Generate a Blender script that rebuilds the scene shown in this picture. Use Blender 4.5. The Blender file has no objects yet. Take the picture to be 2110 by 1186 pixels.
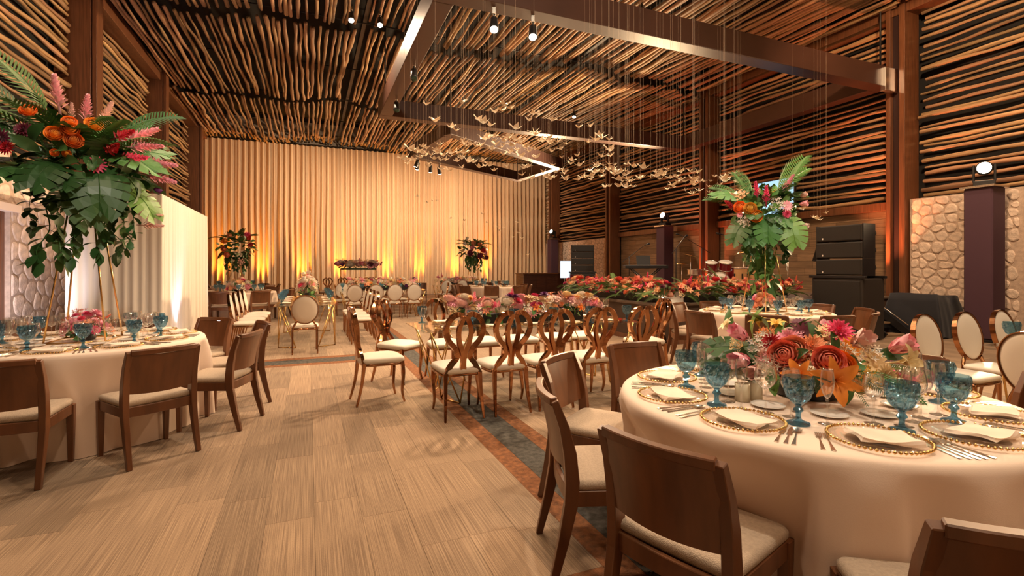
import bpy, bmesh, math, random
from mathutils import Vector, Matrix
from math import pi, sin, cos, sqrt, radians as R

random.seed(11)
rnd = random.random
def uni(a, b): return a + (b - a) * random.random()

# ------------------------------------------------------------------ camera
S = bpy.context.scene
C = S.collection
FPX, PX, PY, CAMH, YAW = 1024.0, 1055.0, 552.0, 1.4, R(22.25)   # focal length and horizon in 2110x1186 pixels
cam = bpy.data.cameras.new('camera')
cam.sensor_width = 36.0
cam.lens = 36.0 * FPX / 2110.0
cam.shift_y = -(593.0 - PY) / 2110.0
cam.clip_start, cam.clip_end = 0.05, 200
camo = bpy.data.objects.new('camera', cam)
C.objects.link(camo)
camo.location = (0, 0, CAMH)
camo.rotation_euler = (pi / 2, 0, -YAW)
S.camera = camo

# ------------------------------------------------------------------ world, exposure
S.view_settings.view_transform = 'Standard'
S.view_settings.look = 'None'
S.view_settings.gamma = 1.0
S.view_settings.use_curve_mapping = False
S.view_settings.exposure = 0.14
S.cycles.transparent_max_bounces = 40
S.cycles.max_bounces = 8
S.cycles.sample_clamp_indirect = 6.0
w = bpy.data.worlds.new('world'); S.world = w; w.use_nodes = True
w.node_tree.nodes['Background'].inputs[0].default_value = (0.30, 0.20, 0.13, 1)
w.node_tree.nodes['Background'].inputs[1].default_value = 0.02

# ------------------------------------------------------------------ lights
# Lamps seen in the photograph are lit in their own builders further down (ceiling cans, moving heads, floor uplights).
# Here: the ceiling spotlights of the near half of the hall, above the top edge of the picture, at ceiling height.
WARM = (1.0, 0.70, 0.45)
def spot(name, loc, target, power, color=WARM, angle=120, blend=0.8, radius=0.25):
    l = bpy.data.lights.new(name, 'SPOT')
    l.energy = power; l.color = color; l.spot_size = R(angle); l.spot_blend = blend; l.shadow_soft_size = radius
    o = bpy.data.objects.new(name, l); C.objects.link(o)
    o.location = loc
    d = Vector(target) - Vector(loc)
    o.rotation_euler = d.to_track_quat('-Z', 'Y').to_euler()
    return o
CZ = 7.2
for lx, ly, p in [(-0.6, 2.8, 300), (0.6, 5.2, 240), (6.2, 2.6, 460), (10.2, 3.4, 640), (-1.2, 8.6, 360), (3.6, 8.2, 440), (1.0, -2.5, 420), (6.5, -2.0, 340)]:
    spot('ceiling_spotlight_offscreen', (lx, ly, CZ), (lx, ly, 0), p, WARM, 140, 0.8, 0.2)
# tighter ones trained on the near tables
for lx, ly, p in [(2.32, 1.76, 560), (-1.83, 5.5, 460), (6.22, 5.38, 460), (2.36, 5.38, 500), (6.3, 1.9, 320)]:
    spot('table_spotlight_offscreen', (lx + .5, ly - .4, CZ), (lx, ly, .7), p, (1.0, 0.86, 0.68), 30, 0.6, 0.12)
# added lamps, unseen, to brighten the walls, the tall arrangements and the paper cranes
spot('ceiling_spotlight_offscreen', (7.6, 4.0, CZ), (12.9, 6.5, 4.6), 1500, (1.0, 0.66, 0.38), 100, 0.9, 0.2)
spot('ceiling_spotlight_offscreen', (-0.2, 7.0, CZ), (-4.6, 12.5, 5.8), 520, (1.0, 0.68, 0.42), 95, 0.9, 0.2)
spot('ceiling_spotlight_offscreen', (1.6, -1.8, CZ), (-1.85, 5.5, 2.25), 1300, (1.0, 0.88, 0.72), 22, 0.8, 0.12)
spot('ceiling_spotlight_offscreen', (3.0, -2.2, CZ), (6.2, 5.4, 2.15), 1700, (1.0, 0.90, 0.74), 18, 0.8, 0.12)
spot('ceiling_spotlight_offscreen', (1.0, -2.2, CZ), (4.6, 9.8, 4.3), 2600, (1.0, 0.84, 0.62), 40, 0.9, 0.15)

# ------------------------------------------------------------------ helpers
def ray(px, py):
    return (FPX * sin(YAW) + (px - PX) * cos(YAW), FPX * cos(YAW) - (px - PX) * sin(YAW), PY - py)
def on_z(px, py, z):
    d = ray(px, py); t = (z - CAMH) / d[2]
    return Vector((d[0] * t, d[1] * t, z))
def on_x(px, py, X):
    d = ray(px, py); t = X / d[0]
    return Vector((X, d[1] * t, CAMH + d[2] * t))
def on_y(px, py, Y):
    d = ray(px, py); t = Y / d[1]
    return Vector((d[0] * t, Y, CAMH + d[2] * t))

class MB:
    def __init__(self): self.v = []; self.f = []; self.sm = []
    def add(self, vs, fs, smooth=False, M=None):
        b = len(self.v)
        if M is not None: vs = [M @ Vector(p) for p in vs]
        self.v.extend([tuple(p) for p in vs])
        for f in fs:
            self.f.append(tuple(i + b for i in f)); self.sm.append(smooth)
        return self
    def bx(self, x0, x1, y0, y1, z0, z1, M=None):
        v = [(x0, y0, z0), (x1, y0, z0), (x1, y1, z0), (x0, y1, z0), (x0, y0, z1), (x1, y0, z1), (x1, y1, z1), (x0, y1, z1)]
        return self.add(v, [(0, 3, 2, 1), (4, 5, 6, 7), (0, 1, 5, 4), (1, 2, 6, 5), (2, 3, 7, 6), (3, 0, 4, 7)], False, M)
    def sweep(self, path, sec, cap=True, closed=False, smooth=True, M=None, side=None):
        """sec(i, s) -> list of 2D points; side fixes the first section axis"""
        P = [Vector(p) for p in path]; n = len(P)
        vs = []; k = None; ref = None
        for i in range(n):
            if closed: t = P[(i + 1) % n] - P[i - 1]
            else: t = P[min(i + 1, n - 1)] - P[max(i - 1, 0)]
            t.normalize()
            if side is not None: a = Vector(side)
            elif ref is None:
                a = Vector((0, 0, 1)) if abs(t.z) < 0.9 else Vector((1, 0, 0))
            else: a = ref
            a = (a - t * a.dot(t)).normalized(); ref = a
            b = t.cross(a)
            pts = sec(i, i / max(1, n - 1)); k = len(pts)
            for (u, w_) in pts: vs.append(P[i] + a * u + b * w_)
        fs = []
        for i in range(n if closed else n - 1):
            j = (i + 1) % n
            for q in range(k):
                r_ = (q + 1) % k
                fs.append((i * k + q, i * k + r_, j * k + r_, j * k + q))
        if cap and not closed:
            fs.append(tuple(reversed(range(k)))); fs.append(tuple((n - 1) * k + q for q in range(k)))
        return self.add(vs, fs, smooth, M)
    def tube(self, path, r, n=8, cap=True, closed=False, M=None):
        rr = r if callable(r) else (lambda s: r)
        ang = [(cos(2 * pi * q / n), sin(2 * pi * q / n)) for q in range(n)]
        return self.sweep(path, lambda i, s: [(rr(s) * a, rr(s) * b) for a, b in ang], cap, closed, n > 4, M)
    def bar(self, path, a, b, side=(1, 0, 0), closed=False, M=None):
        """rectangular section; a along side, b across; both may be functions of s"""
        fa = a if callable(a) else (lambda s: a); fb = b if callable(b) else (lambda s: b)
        return self.sweep(path, lambda i, s: [(-fa(s) / 2, -fb(s) / 2), (fa(s) / 2, -fb(s) / 2), (fa(s) / 2, fb(s) / 2), (-fa(s) / 2, fb(s) / 2)], True, closed, False, M, side)
    def lathe(self, prof, n=24, M=None, rf=None, smooth=True):
        vs = []; rings = []
        for (r, z) in prof:
            if r < 1e-6: rings.append((len(vs), 1)); vs.append((0, 0, z))
            else:
                rings.append((len(vs), n))
                for q in range(n):
                    th = 2 * pi * q / n; rr = r + (rf(r, z, th) if rf else 0)
                    vs.append((rr * cos(th), rr * sin(th), z))
        fs = []
        for (a, ka), (b, kb) in zip(rings, rings[1:]):
            for q in range(n):
                r_ = (q + 1) % n
                if ka == 1 and kb == 1: continue
                if ka == 1: fs.append((a, b + r_, b + q))
                elif kb == 1: fs.append((a + q, a + r_, b))
                else: fs.append((a + q, a + r_, b + r_, b + q))
        return self.add(vs, fs, smooth, M)
    def prism(self, poly, h0, h1, M=None):
        n = len(poly)
        vs = [(x, y, h0) for x, y in poly] + [(x, y, h1) for x, y in poly]
        fs = [tuple(reversed(range(n))), tuple(range(n, 2 * n))] + [(i, (i + 1) % n, n + (i + 1) % n, n + i) for i in range(n)]
        return self.add(vs, fs, False, M)
    def grid(self, fn, nu, nv, smooth=True, M=None, wrap=False):
        vs = [fn(i / nu, j / nv) for j in range(nv + 1) for i in range(nu + (0 if wrap else 1))]
        k = nu if wrap else nu + 1
        fs = []
        for j in range(nv):
            for i in range(nu):
                i2 = (i + 1) % k
                fs.append((j * k + i, j * k + i2, (j + 1) * k + i2, (j + 1) * k + i))
        return self.add(vs, fs, smooth, M)
    def mesh(self, name, mat=None, bevel=0.0, seg=2):
        me = bpy.data.meshes.new(name)
        me.from_pydata(self.v, [], self.f)
        me.polygons.foreach_set('use_smooth', self.sm)
        if bevel > 0:
            bm = bmesh.new(); bm.from_mesh(me)
            ed = [e for e in bm.edges if len(e.link_faces) == 2 and e.calc_face_angle(0) > 0.5]
            bmesh.ops.bevel(bm, geom=ed, offset=bevel, segments=seg, affect='EDGES', profile=0.5, clamp_overlap=True)
            bm.to_mesh(me); bm.free()
        me.update()
        if mat: me.materials.append(mat)
        return me
    def build(self, name, mat, parent=None, bevel=0.0, seg=2):
        return obj(name, self.mesh(name, mat, bevel, seg), parent)

def obj(name, me, parent=None, loc=None, rot=None, scale=None, mat=None, matrix=None):
    o = bpy.data.objects.new(name, me); C.objects.link(o)
    if parent: o.parent = parent
    if matrix is not None: o.matrix_local = matrix
    else:
        if loc is not None: o.location = loc
        if rot is not None: o.rotation_euler = rot
        if scale is not None: o.scale = scale if hasattr(scale, '__len__') else (scale,) * 3
    if mat is not None:
        o.material_slots[0].link = 'OBJECT'; o.material_slots[0].material = mat
    return o
def tag(o, label=None, cat=None, group=None, kind=None):
    for k, v in (('label', label), ('category', cat), ('group', group), ('kind', kind)):
        if v: o[k] = v
    return o
def thing(name, label=None, cat=None, loc=(0, 0, 0), rz=0, group=None, kind=None):
    o = bpy.data.objects.new(name, None); C.objects.link(o)
    o.location = loc; o.rotation_euler = (0, 0, rz); o.empty_display_size = 0.1
    return tag(o, label, cat, group, kind)
KIDS = {}
def kids(o):
    if o.name not in KIDS: KIDS[o.name] = list(o.children)
    return KIDS[o.name]
def dup(o, parent=None):
    c = o.copy(); C.objects.link(c)
    if parent is not None: c.parent = parent
    for ch in kids(o): dup(ch, c)
    return c
USED = set()
def place(proto, loc, rz, label, group=None, rx=0.0, cat=None, scale=None):
    """the first call moves the built thing itself, every later one a copy of it and its parts"""
    if proto.name in USED: o = dup(proto)
    else:
        kids(proto)
        for ch in kids(proto): kids(ch)
        USED.add(proto.name); o = proto
    o.location = loc; o.rotation_euler = (rx, 0, rz)
    if scale: o.scale = (scale,) * 3
    o['label'] = label
    if group: o['group'] = group
    elif 'group' in o.keys(): del o['group']
    if cat: o['category'] = cat
    return o
def T(x, y, z, rz=0, s=1.0):
    return Matrix.Translation((x, y, z)) @ Matrix.Rotation(rz, 4, 'Z') @ Matrix.Scale(s, 4)

# ------------------------------------------------------------------ materials
MAT = {}
def nodes_of(m):
    m.use_nodes = True
    nt = m.node_tree; return nt, nt.nodes, nt.links, nt.nodes['Principled BSDF']
def mat(name, col, rough=0.6, metal=0.0, var=0.0, nscale=8.0, stretch=(1, 1, 1), col2=None, bump=0.0, bscale=60.0, objvar=0.0, sheen=0.0, coat=0.0, trans=0.0, emit=None, es=0.0, objcoord=True, hue=0.0, sss=0.0):
    if name in MAT: return MAT[name]
    m = bpy.data.materials.new(name); nt, N, L, b = nodes_of(m)
    b.inputs['Base Color'].default_value = (*col, 1)
    b.inputs['Roughness'].default_value = rough
    b.inputs['Metallic'].default_value = metal
    if sheen: b.inputs['Sheen Weight'].default_value = sheen
    if coat: b.inputs['Coat Weight'].default_value = coat; b.inputs['Coat Roughness'].default_value = 0.15
    if trans: b.inputs['Transmission Weight'].default_value = trans
    if emit: b.inputs['Emission Color'].default_value = (*emit, 1); b.inputs['Emission Strength'].default_value = es
    tc = None
    if var or bump:
        tc = N.new('ShaderNodeTexCoord'); mp = N.new('ShaderNodeMapping'); mp.inputs['Scale'].default_value = stretch
        L.new(tc.outputs['Object'], mp.inputs['Vector'])
    src = None
    if var:
        no = N.new('ShaderNodeTexNoise'); no.inputs['Scale'].default_value = nscale; no.inputs['Detail'].default_value = 4
        L.new(mp.outputs[0], no.inputs['Vector'])
        cr = N.new('ShaderNodeValToRGB')
        c2 = col2 or tuple(min(1, c * (1 + var)) for c in col); c1 = col if col2 else tuple(c * (1 - var) for c in col)
        cr.color_ramp.elements[0].position = 0.32; cr.color_ramp.elements[1].position = 0.68
        cr.color_ramp.elements[0].color = (*c1, 1); cr.color_ramp.elements[1].color = (*c2, 1)
        L.new(no.outputs['Fac'], cr.inputs[0]); src = cr.outputs[0]
    if objvar or hue:
        oi = N.new('ShaderNodeObjectInfo'); hs = N.new('ShaderNodeHueSaturation')
        mr = N.new('ShaderNodeMapRange'); mr.inputs['To Min'].default_value = 1 - objvar; mr.inputs['To Max'].default_value = 1 + objvar
        L.new(oi.outputs['Random'], mr.inputs['Value']); L.new(mr.outputs[0], hs.inputs['Value'])
        if hue:
            wn = N.new('ShaderNodeTexWhiteNoise'); wn.noise_dimensions = '1D'; L.new(oi.outputs['Random'], wn.inputs['W'])
            mh = N.new('ShaderNodeMapRange'); mh.inputs['To Min'].default_value = 0.5 - hue; mh.inputs['To Max'].default_value = 0.5 + hue
            L.new(wn.outputs['Value'], mh.inputs['Value']); L.new(mh.outputs[0], hs.inputs['Hue'])
        if src: L.new(src, hs.inputs['Color'])
        else: hs.inputs['Color'].default_value = (*col, 1)
        src = hs.outputs[0]
    if src: L.new(src, b.inputs['Base Color'])
    if bump:
        nb = N.new('ShaderNodeTexNoise'); nb.inputs['Scale'].default_value = bscale; nb.inputs['Detail'].default_value = 3
        L.new(mp.outputs[0], nb.inputs['Vector'])
        bp = N.new('ShaderNodeBump'); bp.inputs['Strength'].default_value = bump; bp.inputs['Distance'].default_value = 0.02
        L.new(nb.outputs['Fac'], bp.inputs['Height']); L.new(bp.outputs[0], b.inputs['Normal'])
    MAT[name] = m
    return m
def glass(name, tint, gloss=(1, 1, 1), edge=0.5, rough=0.03, boost=0.05):
    if name in MAT: return MAT[name]
    m = bpy.data.materials.new(name); m.use_nodes = True
    nt = m.node_tree; N = nt.nodes; L = nt.links
    N.clear()
    out = N.new('ShaderNodeOutputMaterial'); mx = N.new('ShaderNodeMixShader')
    tr = N.new('ShaderNodeBsdfTransparent'); tr.inputs[0].default_value = (*tint, 1)
    gl = N.new('ShaderNodeBsdfGlossy'); gl.inputs['Color'].default_value = (*gloss, 1); gl.inputs['Roughness'].default_value = rough
    lw = N.new('ShaderNodeLayerWeight'); lw.inputs['Blend'].default_value = 0.5          # same from both sides of the glass
    pw = N.new('ShaderNodeMath'); pw.operation = 'POWER'; pw.inputs[1].default_value = 2.6
    ad = N.new('ShaderNodeMath'); ad.operation = 'MULTIPLY_ADD'; ad.inputs[1].default_value = edge; ad.inputs[2].default_value = boost; ad.use_clamp = True
    L.new(lw.outputs['Facing'], pw.inputs[0]); L.new(pw.outputs[0], ad.inputs[0]); L.new(ad.outputs[0], mx.inputs[0])
    L.new(tr.outputs[0], mx.inputs[1]); L.new(gl.outputs[0], mx.inputs[2]); L.new(mx.outputs[0], out.inputs[0])
    MAT[name] = m
    return m

m_stick = mat('pole_wood', (0.40, 0.235, 0.12), 0.55, var=0.35, nscale=5, stretch=(6, 0.6, 6), bump=0.4, bscale=22, objvar=0.38, hue=0.012)
m_column = mat('column_wood', (0.155, 0.058, 0.024), 0.42, var=0.3, nscale=4, stretch=(8, 8, 0.4), coat=0.2)
m_web = mat('column_recess', (0.028, 0.010, 0.008), 0.5)
m_steel = mat('painted_steel', (0.060, 0.024, 0.015), 0.45, var=0.12, nscale=1.5)
m_dark = mat('dark_lining', (0.010, 0.008, 0.007), 0.9)
m_mortar = mat('mortar', (0.50, 0.38, 0.30), 0.9, var=0.15, nscale=14, bump=0.4, bscale=60)
m_stone = mat('limestone', (0.68, 0.54, 0.44), 0.85, var=0.18, nscale=9, bump=0.6, bscale=34, objvar=0.12)
m_plank = mat('wall_plank', (0.26, 0.17, 0.10), 0.55, var=0.25, nscale=3, stretch=(1, 0.6, 9), objvar=0.22)
m_door = mat('door_wood', (0.075, 0.026, 0.014), 0.45, var=0.3, nscale=3, stretch=(1, 0.5, 9), objvar=0.15)
m_plaster = mat('plaster', (0.42, 0.33, 0.25), 0.9, var=0.06, nscale=2)
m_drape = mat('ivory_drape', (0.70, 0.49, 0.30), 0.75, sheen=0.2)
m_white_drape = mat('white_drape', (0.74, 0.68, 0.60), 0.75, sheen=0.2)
m_cloth = mat('table_linen', (0.82, 0.66, 0.54), 0.8, sheen=0.15, bump=0.06, bscale=300)
m_napkin = mat('napkin_linen', (0.86, 0.71, 0.58), 0.85, bump=0.08, bscale=240)
m_walnut = mat('walnut_stain', (0.145, 0.054, 0.020), 0.36, var=0.22, nscale=3, stretch=(5, 5, 0.6), objvar=0.10, coat=0.15)
m_seat = mat('beige_weave', (0.46, 0.36, 0.265), 0.9, var=0.10, nscale=90, bump=0.35, bscale=240)
m_rose = mat('rose_gold', (0.42, 0.21, 0.105), 0.13, 1.0)
m_gold = mat('gold_metal', (0.80, 0.52, 0.20), 0.20, 1.0)
m_white_seat = mat('cream_vinyl', (0.80, 0.74, 0.64), 0.55)
m_silver = mat('polished_steel', (0.86, 0.80, 0.73), 0.26, 1.0)
m_china = mat('white_china', (0.86, 0.82, 0.76), 0.18)
m_black = mat('black_paint', (0.012, 0.011, 0.012), 0.45)
m_grille = mat('speaker_grille', (0.022, 0.019, 0.017), 0.6, var=0.3, nscale=260)
m_cab = mat('speaker_cabinet', (0.030, 0.025, 0.022), 0.55)
m_blackcloth = mat('black_cloth', (0.010, 0.011, 0.018), 0.8, sheen=0.15)
m_navy = mat('tower_sleeve', (0.070, 0.030, 0.050), 0.7)
m_clear = glass('clear_glass', (0.985, 0.98, 0.97), edge=0.9, boost=0.11)
m_top = glass('tabletop_glass', (0.93, 0.95, 0.93), boost=0.06)
m_bluestem = glass('blue_stem_glass', (0.34, 0.56, 0.70), (0.62, 0.82, 1.0), 0.75, 0.08, 0.10)
m_blue = glass('blue_glass', (0.60, 0.77, 0.84), (0.62, 0.82, 1.0), 0.75, 0.08, 0.12)
m_charger = glass('charger_glass', (0.985, 0.975, 0.96), edge=0.3, boost=0.04)
m_paper = mat('crane_paper', (0.90, 0.74, 0.54), 0.7, objvar=0.12)
m_string = mat('crane_thread', (0.55, 0.40, 0.28), 0.7)
m_lens = mat('lamp_lens', (1, 1, 1), 0.3, emit=(1, 0.86, 0.66), es=30.0)
m_amber = mat('amber_lens', (1, 0.6, 0.1), 0.3, emit=(1, 0.55, 0.10), es=10.0)
m_led = mat('white_led_lens', (1, 1, 1), 0.3, emit=(0.85, 0.85, 1.0), es=25.0)
m_concrete = mat('stage_deck', (0.13, 0.09, 0.065), 0.5, var=0.15, nscale=3)
m_stageface = mat('stage_fascia', (0.070, 0.040, 0.026), 0.6)
# plants
m_leaf = mat('leaf_green', (0.065, 0.17, 0.038), 0.5, objvar=0.45, hue=0.02)
m_deep = mat('deep_green_leaf', (0.028, 0.085, 0.020), 0.42, objvar=0.3)
m_lime = mat('fresh_green_leaf', (0.14, 0.30, 0.06), 0.45, objvar=0.3, hue=0.02)
m_fern = mat('fern_green', (0.085, 0.16, 0.030), 0.55, objvar=0.35)
m_stem = mat('plant_stem', (0.10, 0.12, 0.05), 0.6)
def fm(name, col, ov=0.15, hue=0.012): return mat(name, col, 0.55, objvar=ov, hue=hue, sheen=0.1)
F = dict(orange=fm('orange_petal', (0.95, 0.32, 0.03)), peach=fm('peach_petal', (0.92, 0.46, 0.24)), coral=fm('coral_petal', (0.90, 0.30, 0.17)),
         pink=fm('pink_petal', (0.92, 0.42, 0.50)), hot=fm('hot_pink_petal', (0.78, 0.08, 0.20)), red=fm('red_petal', (0.55, 0.012, 0.022)),
         wine=fm('burgundy_petal', (0.14, 0.008, 0.030)), white=fm('white_petal', (0.82, 0.74, 0.62)), cream=fm('cream_petal', (0.84, 0.66, 0.36)),
         blush=fm('blush_petal', (0.84, 0.55, 0.48)), purple=fm('purple_petal', (0.13, 0.012, 0.11)), yellow=fm('yellow_petal', (0.85, 0.50, 0.07)))

def carpet_material(name, base, lines, contrast=0.35):
    m = bpy.data.materials.new(name); nt, N, L, b = nodes_of(m)
    b.inputs['Roughness'].default_value = 0.95; b.inputs['Sheen Weight'].default_value = 0.1
    tc = N.new('ShaderNodeTexCoord'); geo = N.new('ShaderNodeNewGeometry'); oi = N.new('ShaderNodeObjectInfo')
    # loop-pile lines running along the plank, in world metres
    mp = N.new('ShaderNodeMapping'); mp.inputs['Scale'].default_value = (250, 1.8, 1)
    off = N.new('ShaderNodeVectorMath'); off.operation = 'SCALE'
    cmb = N.new('ShaderNodeCombineXYZ')
    rs = N.new('ShaderNodeMath'); rs.operation = 'ADD'
    L.new(oi.outputs['Random'], rs.inputs[0]); L.new(geo.outputs['Random Per Island'], rs.inputs[1])
    L.new(rs.outputs[0], cmb.inputs[0]); L.new(rs.outputs[0], cmb.inputs[1])
    L.new(cmb.outputs[0], off.inputs[0]); off.inputs['Scale'].default_value = 37.0
    va = N.new('ShaderNodeVectorMath'); va.operation = 'ADD'
    L.new(geo.outputs['Position'], va.inputs[0]); L.new(off.outputs[0], va.inputs[1])
    L.new(va.outputs[0], mp.inputs['Vector'])
    no = N.new('ShaderNodeTexNoise'); no.inputs['Scale'].default_value = 1.0; no.inputs['Detail'].default_value = 2.0
    L.new(mp.outputs[0], no.inputs['Vector'])
    cr = N.new('ShaderNodeValToRGB'); e = cr.color_ramp.elements
    e[0].position = 0.36; e[1].position = 0.66
    e[0].color = (*[c * (1 - contrast) for c in base], 1); e[1].color = (*lines, 1)
    L.new(no.outputs['Fac'], cr.inputs[0])
    fine = N.new('ShaderNodeTexNoise'); fine.inputs['Scale'].default_value = 160; fine.inputs['Detail'].default_value = 1
    L.new(geo.outputs['Position'], fine.inputs['Vector'])
    mr2 = N.new('ShaderNodeMapRange'); mr2.inputs['To Min'].default_value = 0.75; mr2.inputs['To Max'].default_value = 1.25
    L.new(fine.outputs['Fac'], mr2.inputs['Value'])
    wn = N.new('ShaderNodeTexWhiteNoise'); wn.noise_dimensions = '1D'; L.new(rs.outputs[0], wn.inputs['W'])
    mr = N.new('ShaderNodeMapRange'); mr.inputs['To Min'].default_value = 0.78; mr.inputs['To Max'].default_value = 1.25
    L.new(wn.outputs['Value'], mr.inputs['Value'])
    mu = N.new('ShaderNodeMath'); mu.operation = 'MULTIPLY'
    L.new(mr.outputs[0], mu.inputs[0]); L.new(mr2.outputs[0], mu.inputs[1])
    hs = N.new('ShaderNodeHueSaturation'); L.new(cr.outputs[0], hs.inputs['Color']); L.new(mu.outputs[0], hs.inputs['Value'])
    L.new(hs.outputs[0], b.inputs['Base Color'])
    bp = N.new('ShaderNodeBump'); bp.inputs['Strength'].default_value = 0.5; bp.inputs['Distance'].default_value = 0.004
    L.new(no.outputs['Fac'], bp.inputs['Height']); L.new(bp.outputs[0], b.inputs['Normal'])
    MAT[name] = m
    return m
m_carpet = carpet_material('striped_carpet', (0.29, 0.192, 0.120), (0.385, 0.27, 0.172), 0.28)
m_rust = mat('rust_carpet', (0.22, 0.085, 0.030), 0.95, var=0.4, nscale=26, bump=0.4, bscale=120)
m_slate = mat('slate_carpet', (0.070, 0.066, 0.058), 0.95, var=0.5, nscale=24, bump=0.4, bscale=120)
m_backing = mat('carpet_backing', (0.10, 0.07, 0.05), 0.95)

# ------------------------------------------------------------------ floor
XL, XR, YB, YF = -4.9, 13.2, -4.5, 27.0
def frame_size(x, y, z, margin=60):
    """distance along the view axis if the point lies in the photograph, else None"""
    fw = x * sin(YAW) + y * cos(YAW)
    if fw < 0.3: return None
    px = PX + FPX * (x * cos(YAW) - y * sin(YAW)) / fw; py = PY - FPX * (z - CAMH) / fw
    return fw if -margin < px < 2110 + margin and -margin < py < 1186 + margin else None

floor = tag(MB().bx(XL, XR, YB, YF, -0.12, -0.007).build('floor', m_backing), 'striped tan plank carpet with rust and slate border bands', None, None, 'structure')
BX0, BX1 = 1.28, 1.81
tiles = []
def column(x0, x1, spans):
    for (a, b) in spans:
        y = a - rnd()
        while y < b:
            y0, y1 = max(a, y), min(b, y + 1.0)
            if y1 - y0 > 0.03: tiles.append((x0, x1, y0, y1))
            y += 1.0
x = BX0
while x > XL:
    column(max(XL, x - 0.25), x, [(YB, 1.35), (2.0, 7.75), (8.45, YF)]); x -= 0.25
x = BX1
while x < XR:
    column(x, min(XR, x + 0.25), [(YB, YF)]); x += 0.25
def tkey(t):
    f = frame_size((t[0] + t[1]) / 2, (t[2] + t[3]) / 2, 0)
    return f if f else 999 + (t[2] + t[3])
tiles.sort(key=tkey)
unit = MB().bx(0, 1, 0, 1, -1, 0).mesh('carpet_tile', m_carpet)
for (a, b, c, d) in tiles[:300]:
    obj('carpet_tile', unit, floor, (a + 0.0008, c + 0.0008, 0), None, (b - a - 0.0016, d - c - 0.0016, 0.008))
mb = MB()
for (a, b, c, d) in tiles[300:]: mb.bx(a + .0008, b - .0008, c + .0008, d - .0008, -0.008, 0)
tag(mb.build('carpet_tile', m_carpet, floor), None, None, None, 'stuff')
for x0, x1, m in ((BX0, BX0 + .15, m_rust), (BX0 + .15, BX1 - .14, m_slate), (BX1 - .14, BX1, m_rust)):
    MB().bx(x0 + .0008, x1 - .0008, YB, YF, -0.008, 0).build('border_strip', m, floor)
for y0, y1, m in ((7.75, 7.93, m_rust), (7.93, 8.27, m_slate), (8.27, 8.45, m_rust), (1.35, 1.55, m_slate), (1.55, 2.0, m_rust)):
    MB().bx(XL, BX0 - .001, y0 + .0008, y1 - .0008, -0.008, 0).build('border_strip', m, floor)

# ------------------------------------------------------------------ pole variants
sticks = []
for k in range(14):
    ph = [uni(0, 6.3) for _ in range(6)]; am = uni(0.5, 1.3); rad = uni(0.028, 0.045)
    path = []
    n = 18
    for i in range(n + 1):
        s = i / n
        dx = am * (0.022 * sin(5 * s + ph[0]) + 0.013 * sin(13 * s + ph[1]) + 0.006 * sin(31 * s + ph[2]))
        dz = am * (0.020 * sin(4 * s + ph[3]) + 0.012 * sin(15 * s + ph[4]) + 0.006 * sin(28 * s + ph[5]))
        path.append((dx, s - 0.5, dz))
    # the pole is swept in unit length: sections stay in the XZ plane
    vs = []; fs = []; q = 7
    for i, p in enumerate(path):
        rr = rad * (1 + 0.14 * sin(9 * i / n * pi + ph[0]) + 0.08 * sin(23 * i / n + ph[4])) * (1.12 - 0.24 * i / n)
        for a in range(q): vs.append((p[0] + rr * cos(2 * pi * a / q), p[1], p[2] + rr * sin(2 * pi * a / q)))
    for i in range(n):
        for a in range(q): fs.append((i * q + a, (i + 1) * q + a, (i + 1) * q + (a + 1) % q, i * q + (a + 1) % q))
    fs += [tuple(range(q)), tuple(n * q + a for a in reversed(range(q)))]
    mb = MB(); mb.add(vs, fs, True)
    sticks.append((mb.mesh('pole', m_stick), vs, fs))

# ------------------------------------------------------------------ ceiling of poles
ceiling = tag(MB().bx(XL, XR, YB, YF, 8.7, 8.85).build('ceiling', m_dark), 'dark ceiling hung with rows of crooked wooden poles', None, None, 'structure')
PANELS = [(-4.3, 1.18), (1.5, 7.42), (7.75, 12.9)]
cs = []
def ceil_z(x, y):
    return 7.42 + 0.10 * sin(0.9 * x + 0.6) + 0.07 * sin(2.1 * x + 0.3 * y)
for (y0, y1, dz0, dz1) in [(1.0, 7.0, 0.05, 0.10), (7.1, 13.25, 0.05, 0.16), (13.35, 19.5, -0.02, 0.12), (19.6, 25.1, 0.0, 0.02), (25.2, 26.7, 0.10, 0.12)]:
    for (a, b) in PANELS:
        step = 0.158 if a < 7 else 0.142
        x = a
        while x <= b:
            ya, yb = y0 + uni(-0.12, 0.10), y1 + uni(-0.10, 0.12)
            za, zb = ceil_z(x, y0) + dz0 + uni(-.03, .03), ceil_z(x, y1) + dz1 + uni(-.03, .03)
            xs = x + uni(-0.03, 0.03); cs.append((xs, ya, yb, za, zb, xs + uni(-.07, .07))); x += step
def ckey(c):
    best = None
    for s in (0.05, 0.3, 0.6, 0.95):
        f = frame_size(c[0], c[1] + (c[2] - c[1]) * s, c[3], 0)
        if f: best = f if best is None else min(best, f)
    return best * (1.6 if best and c[1] > 25 else 1) if best else 999
cs.sort(key=ckey)
def stick_matrix(p0, p1, s):
    d = Vector(p1) - Vector(p0); L_ = d.length; d.normalize()
    q = Vector((0, 1, 0)).rotation_difference(d).to_matrix().to_4x4()
    roll = Matrix.Rotation(uni(0, 6.28), 4, 'Y')
    flip = Matrix.Rotation(pi if rnd() < 0.5 else 0, 4, 'Z')
    return Matrix.Translation((Vector(p0) + Vector(p1)) / 2) @ q @ flip @ roll @ Matrix.Diagonal((s, L_, s, 1))
for (x, ya, yb, za, zb, x2) in cs[:300]:
    obj('pole', random.choice(sticks)[0], ceiling, matrix=stick_matrix((x, ya, za), (x2, yb, zb), uni(0.95, 1.4)))
mb = MB()
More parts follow.
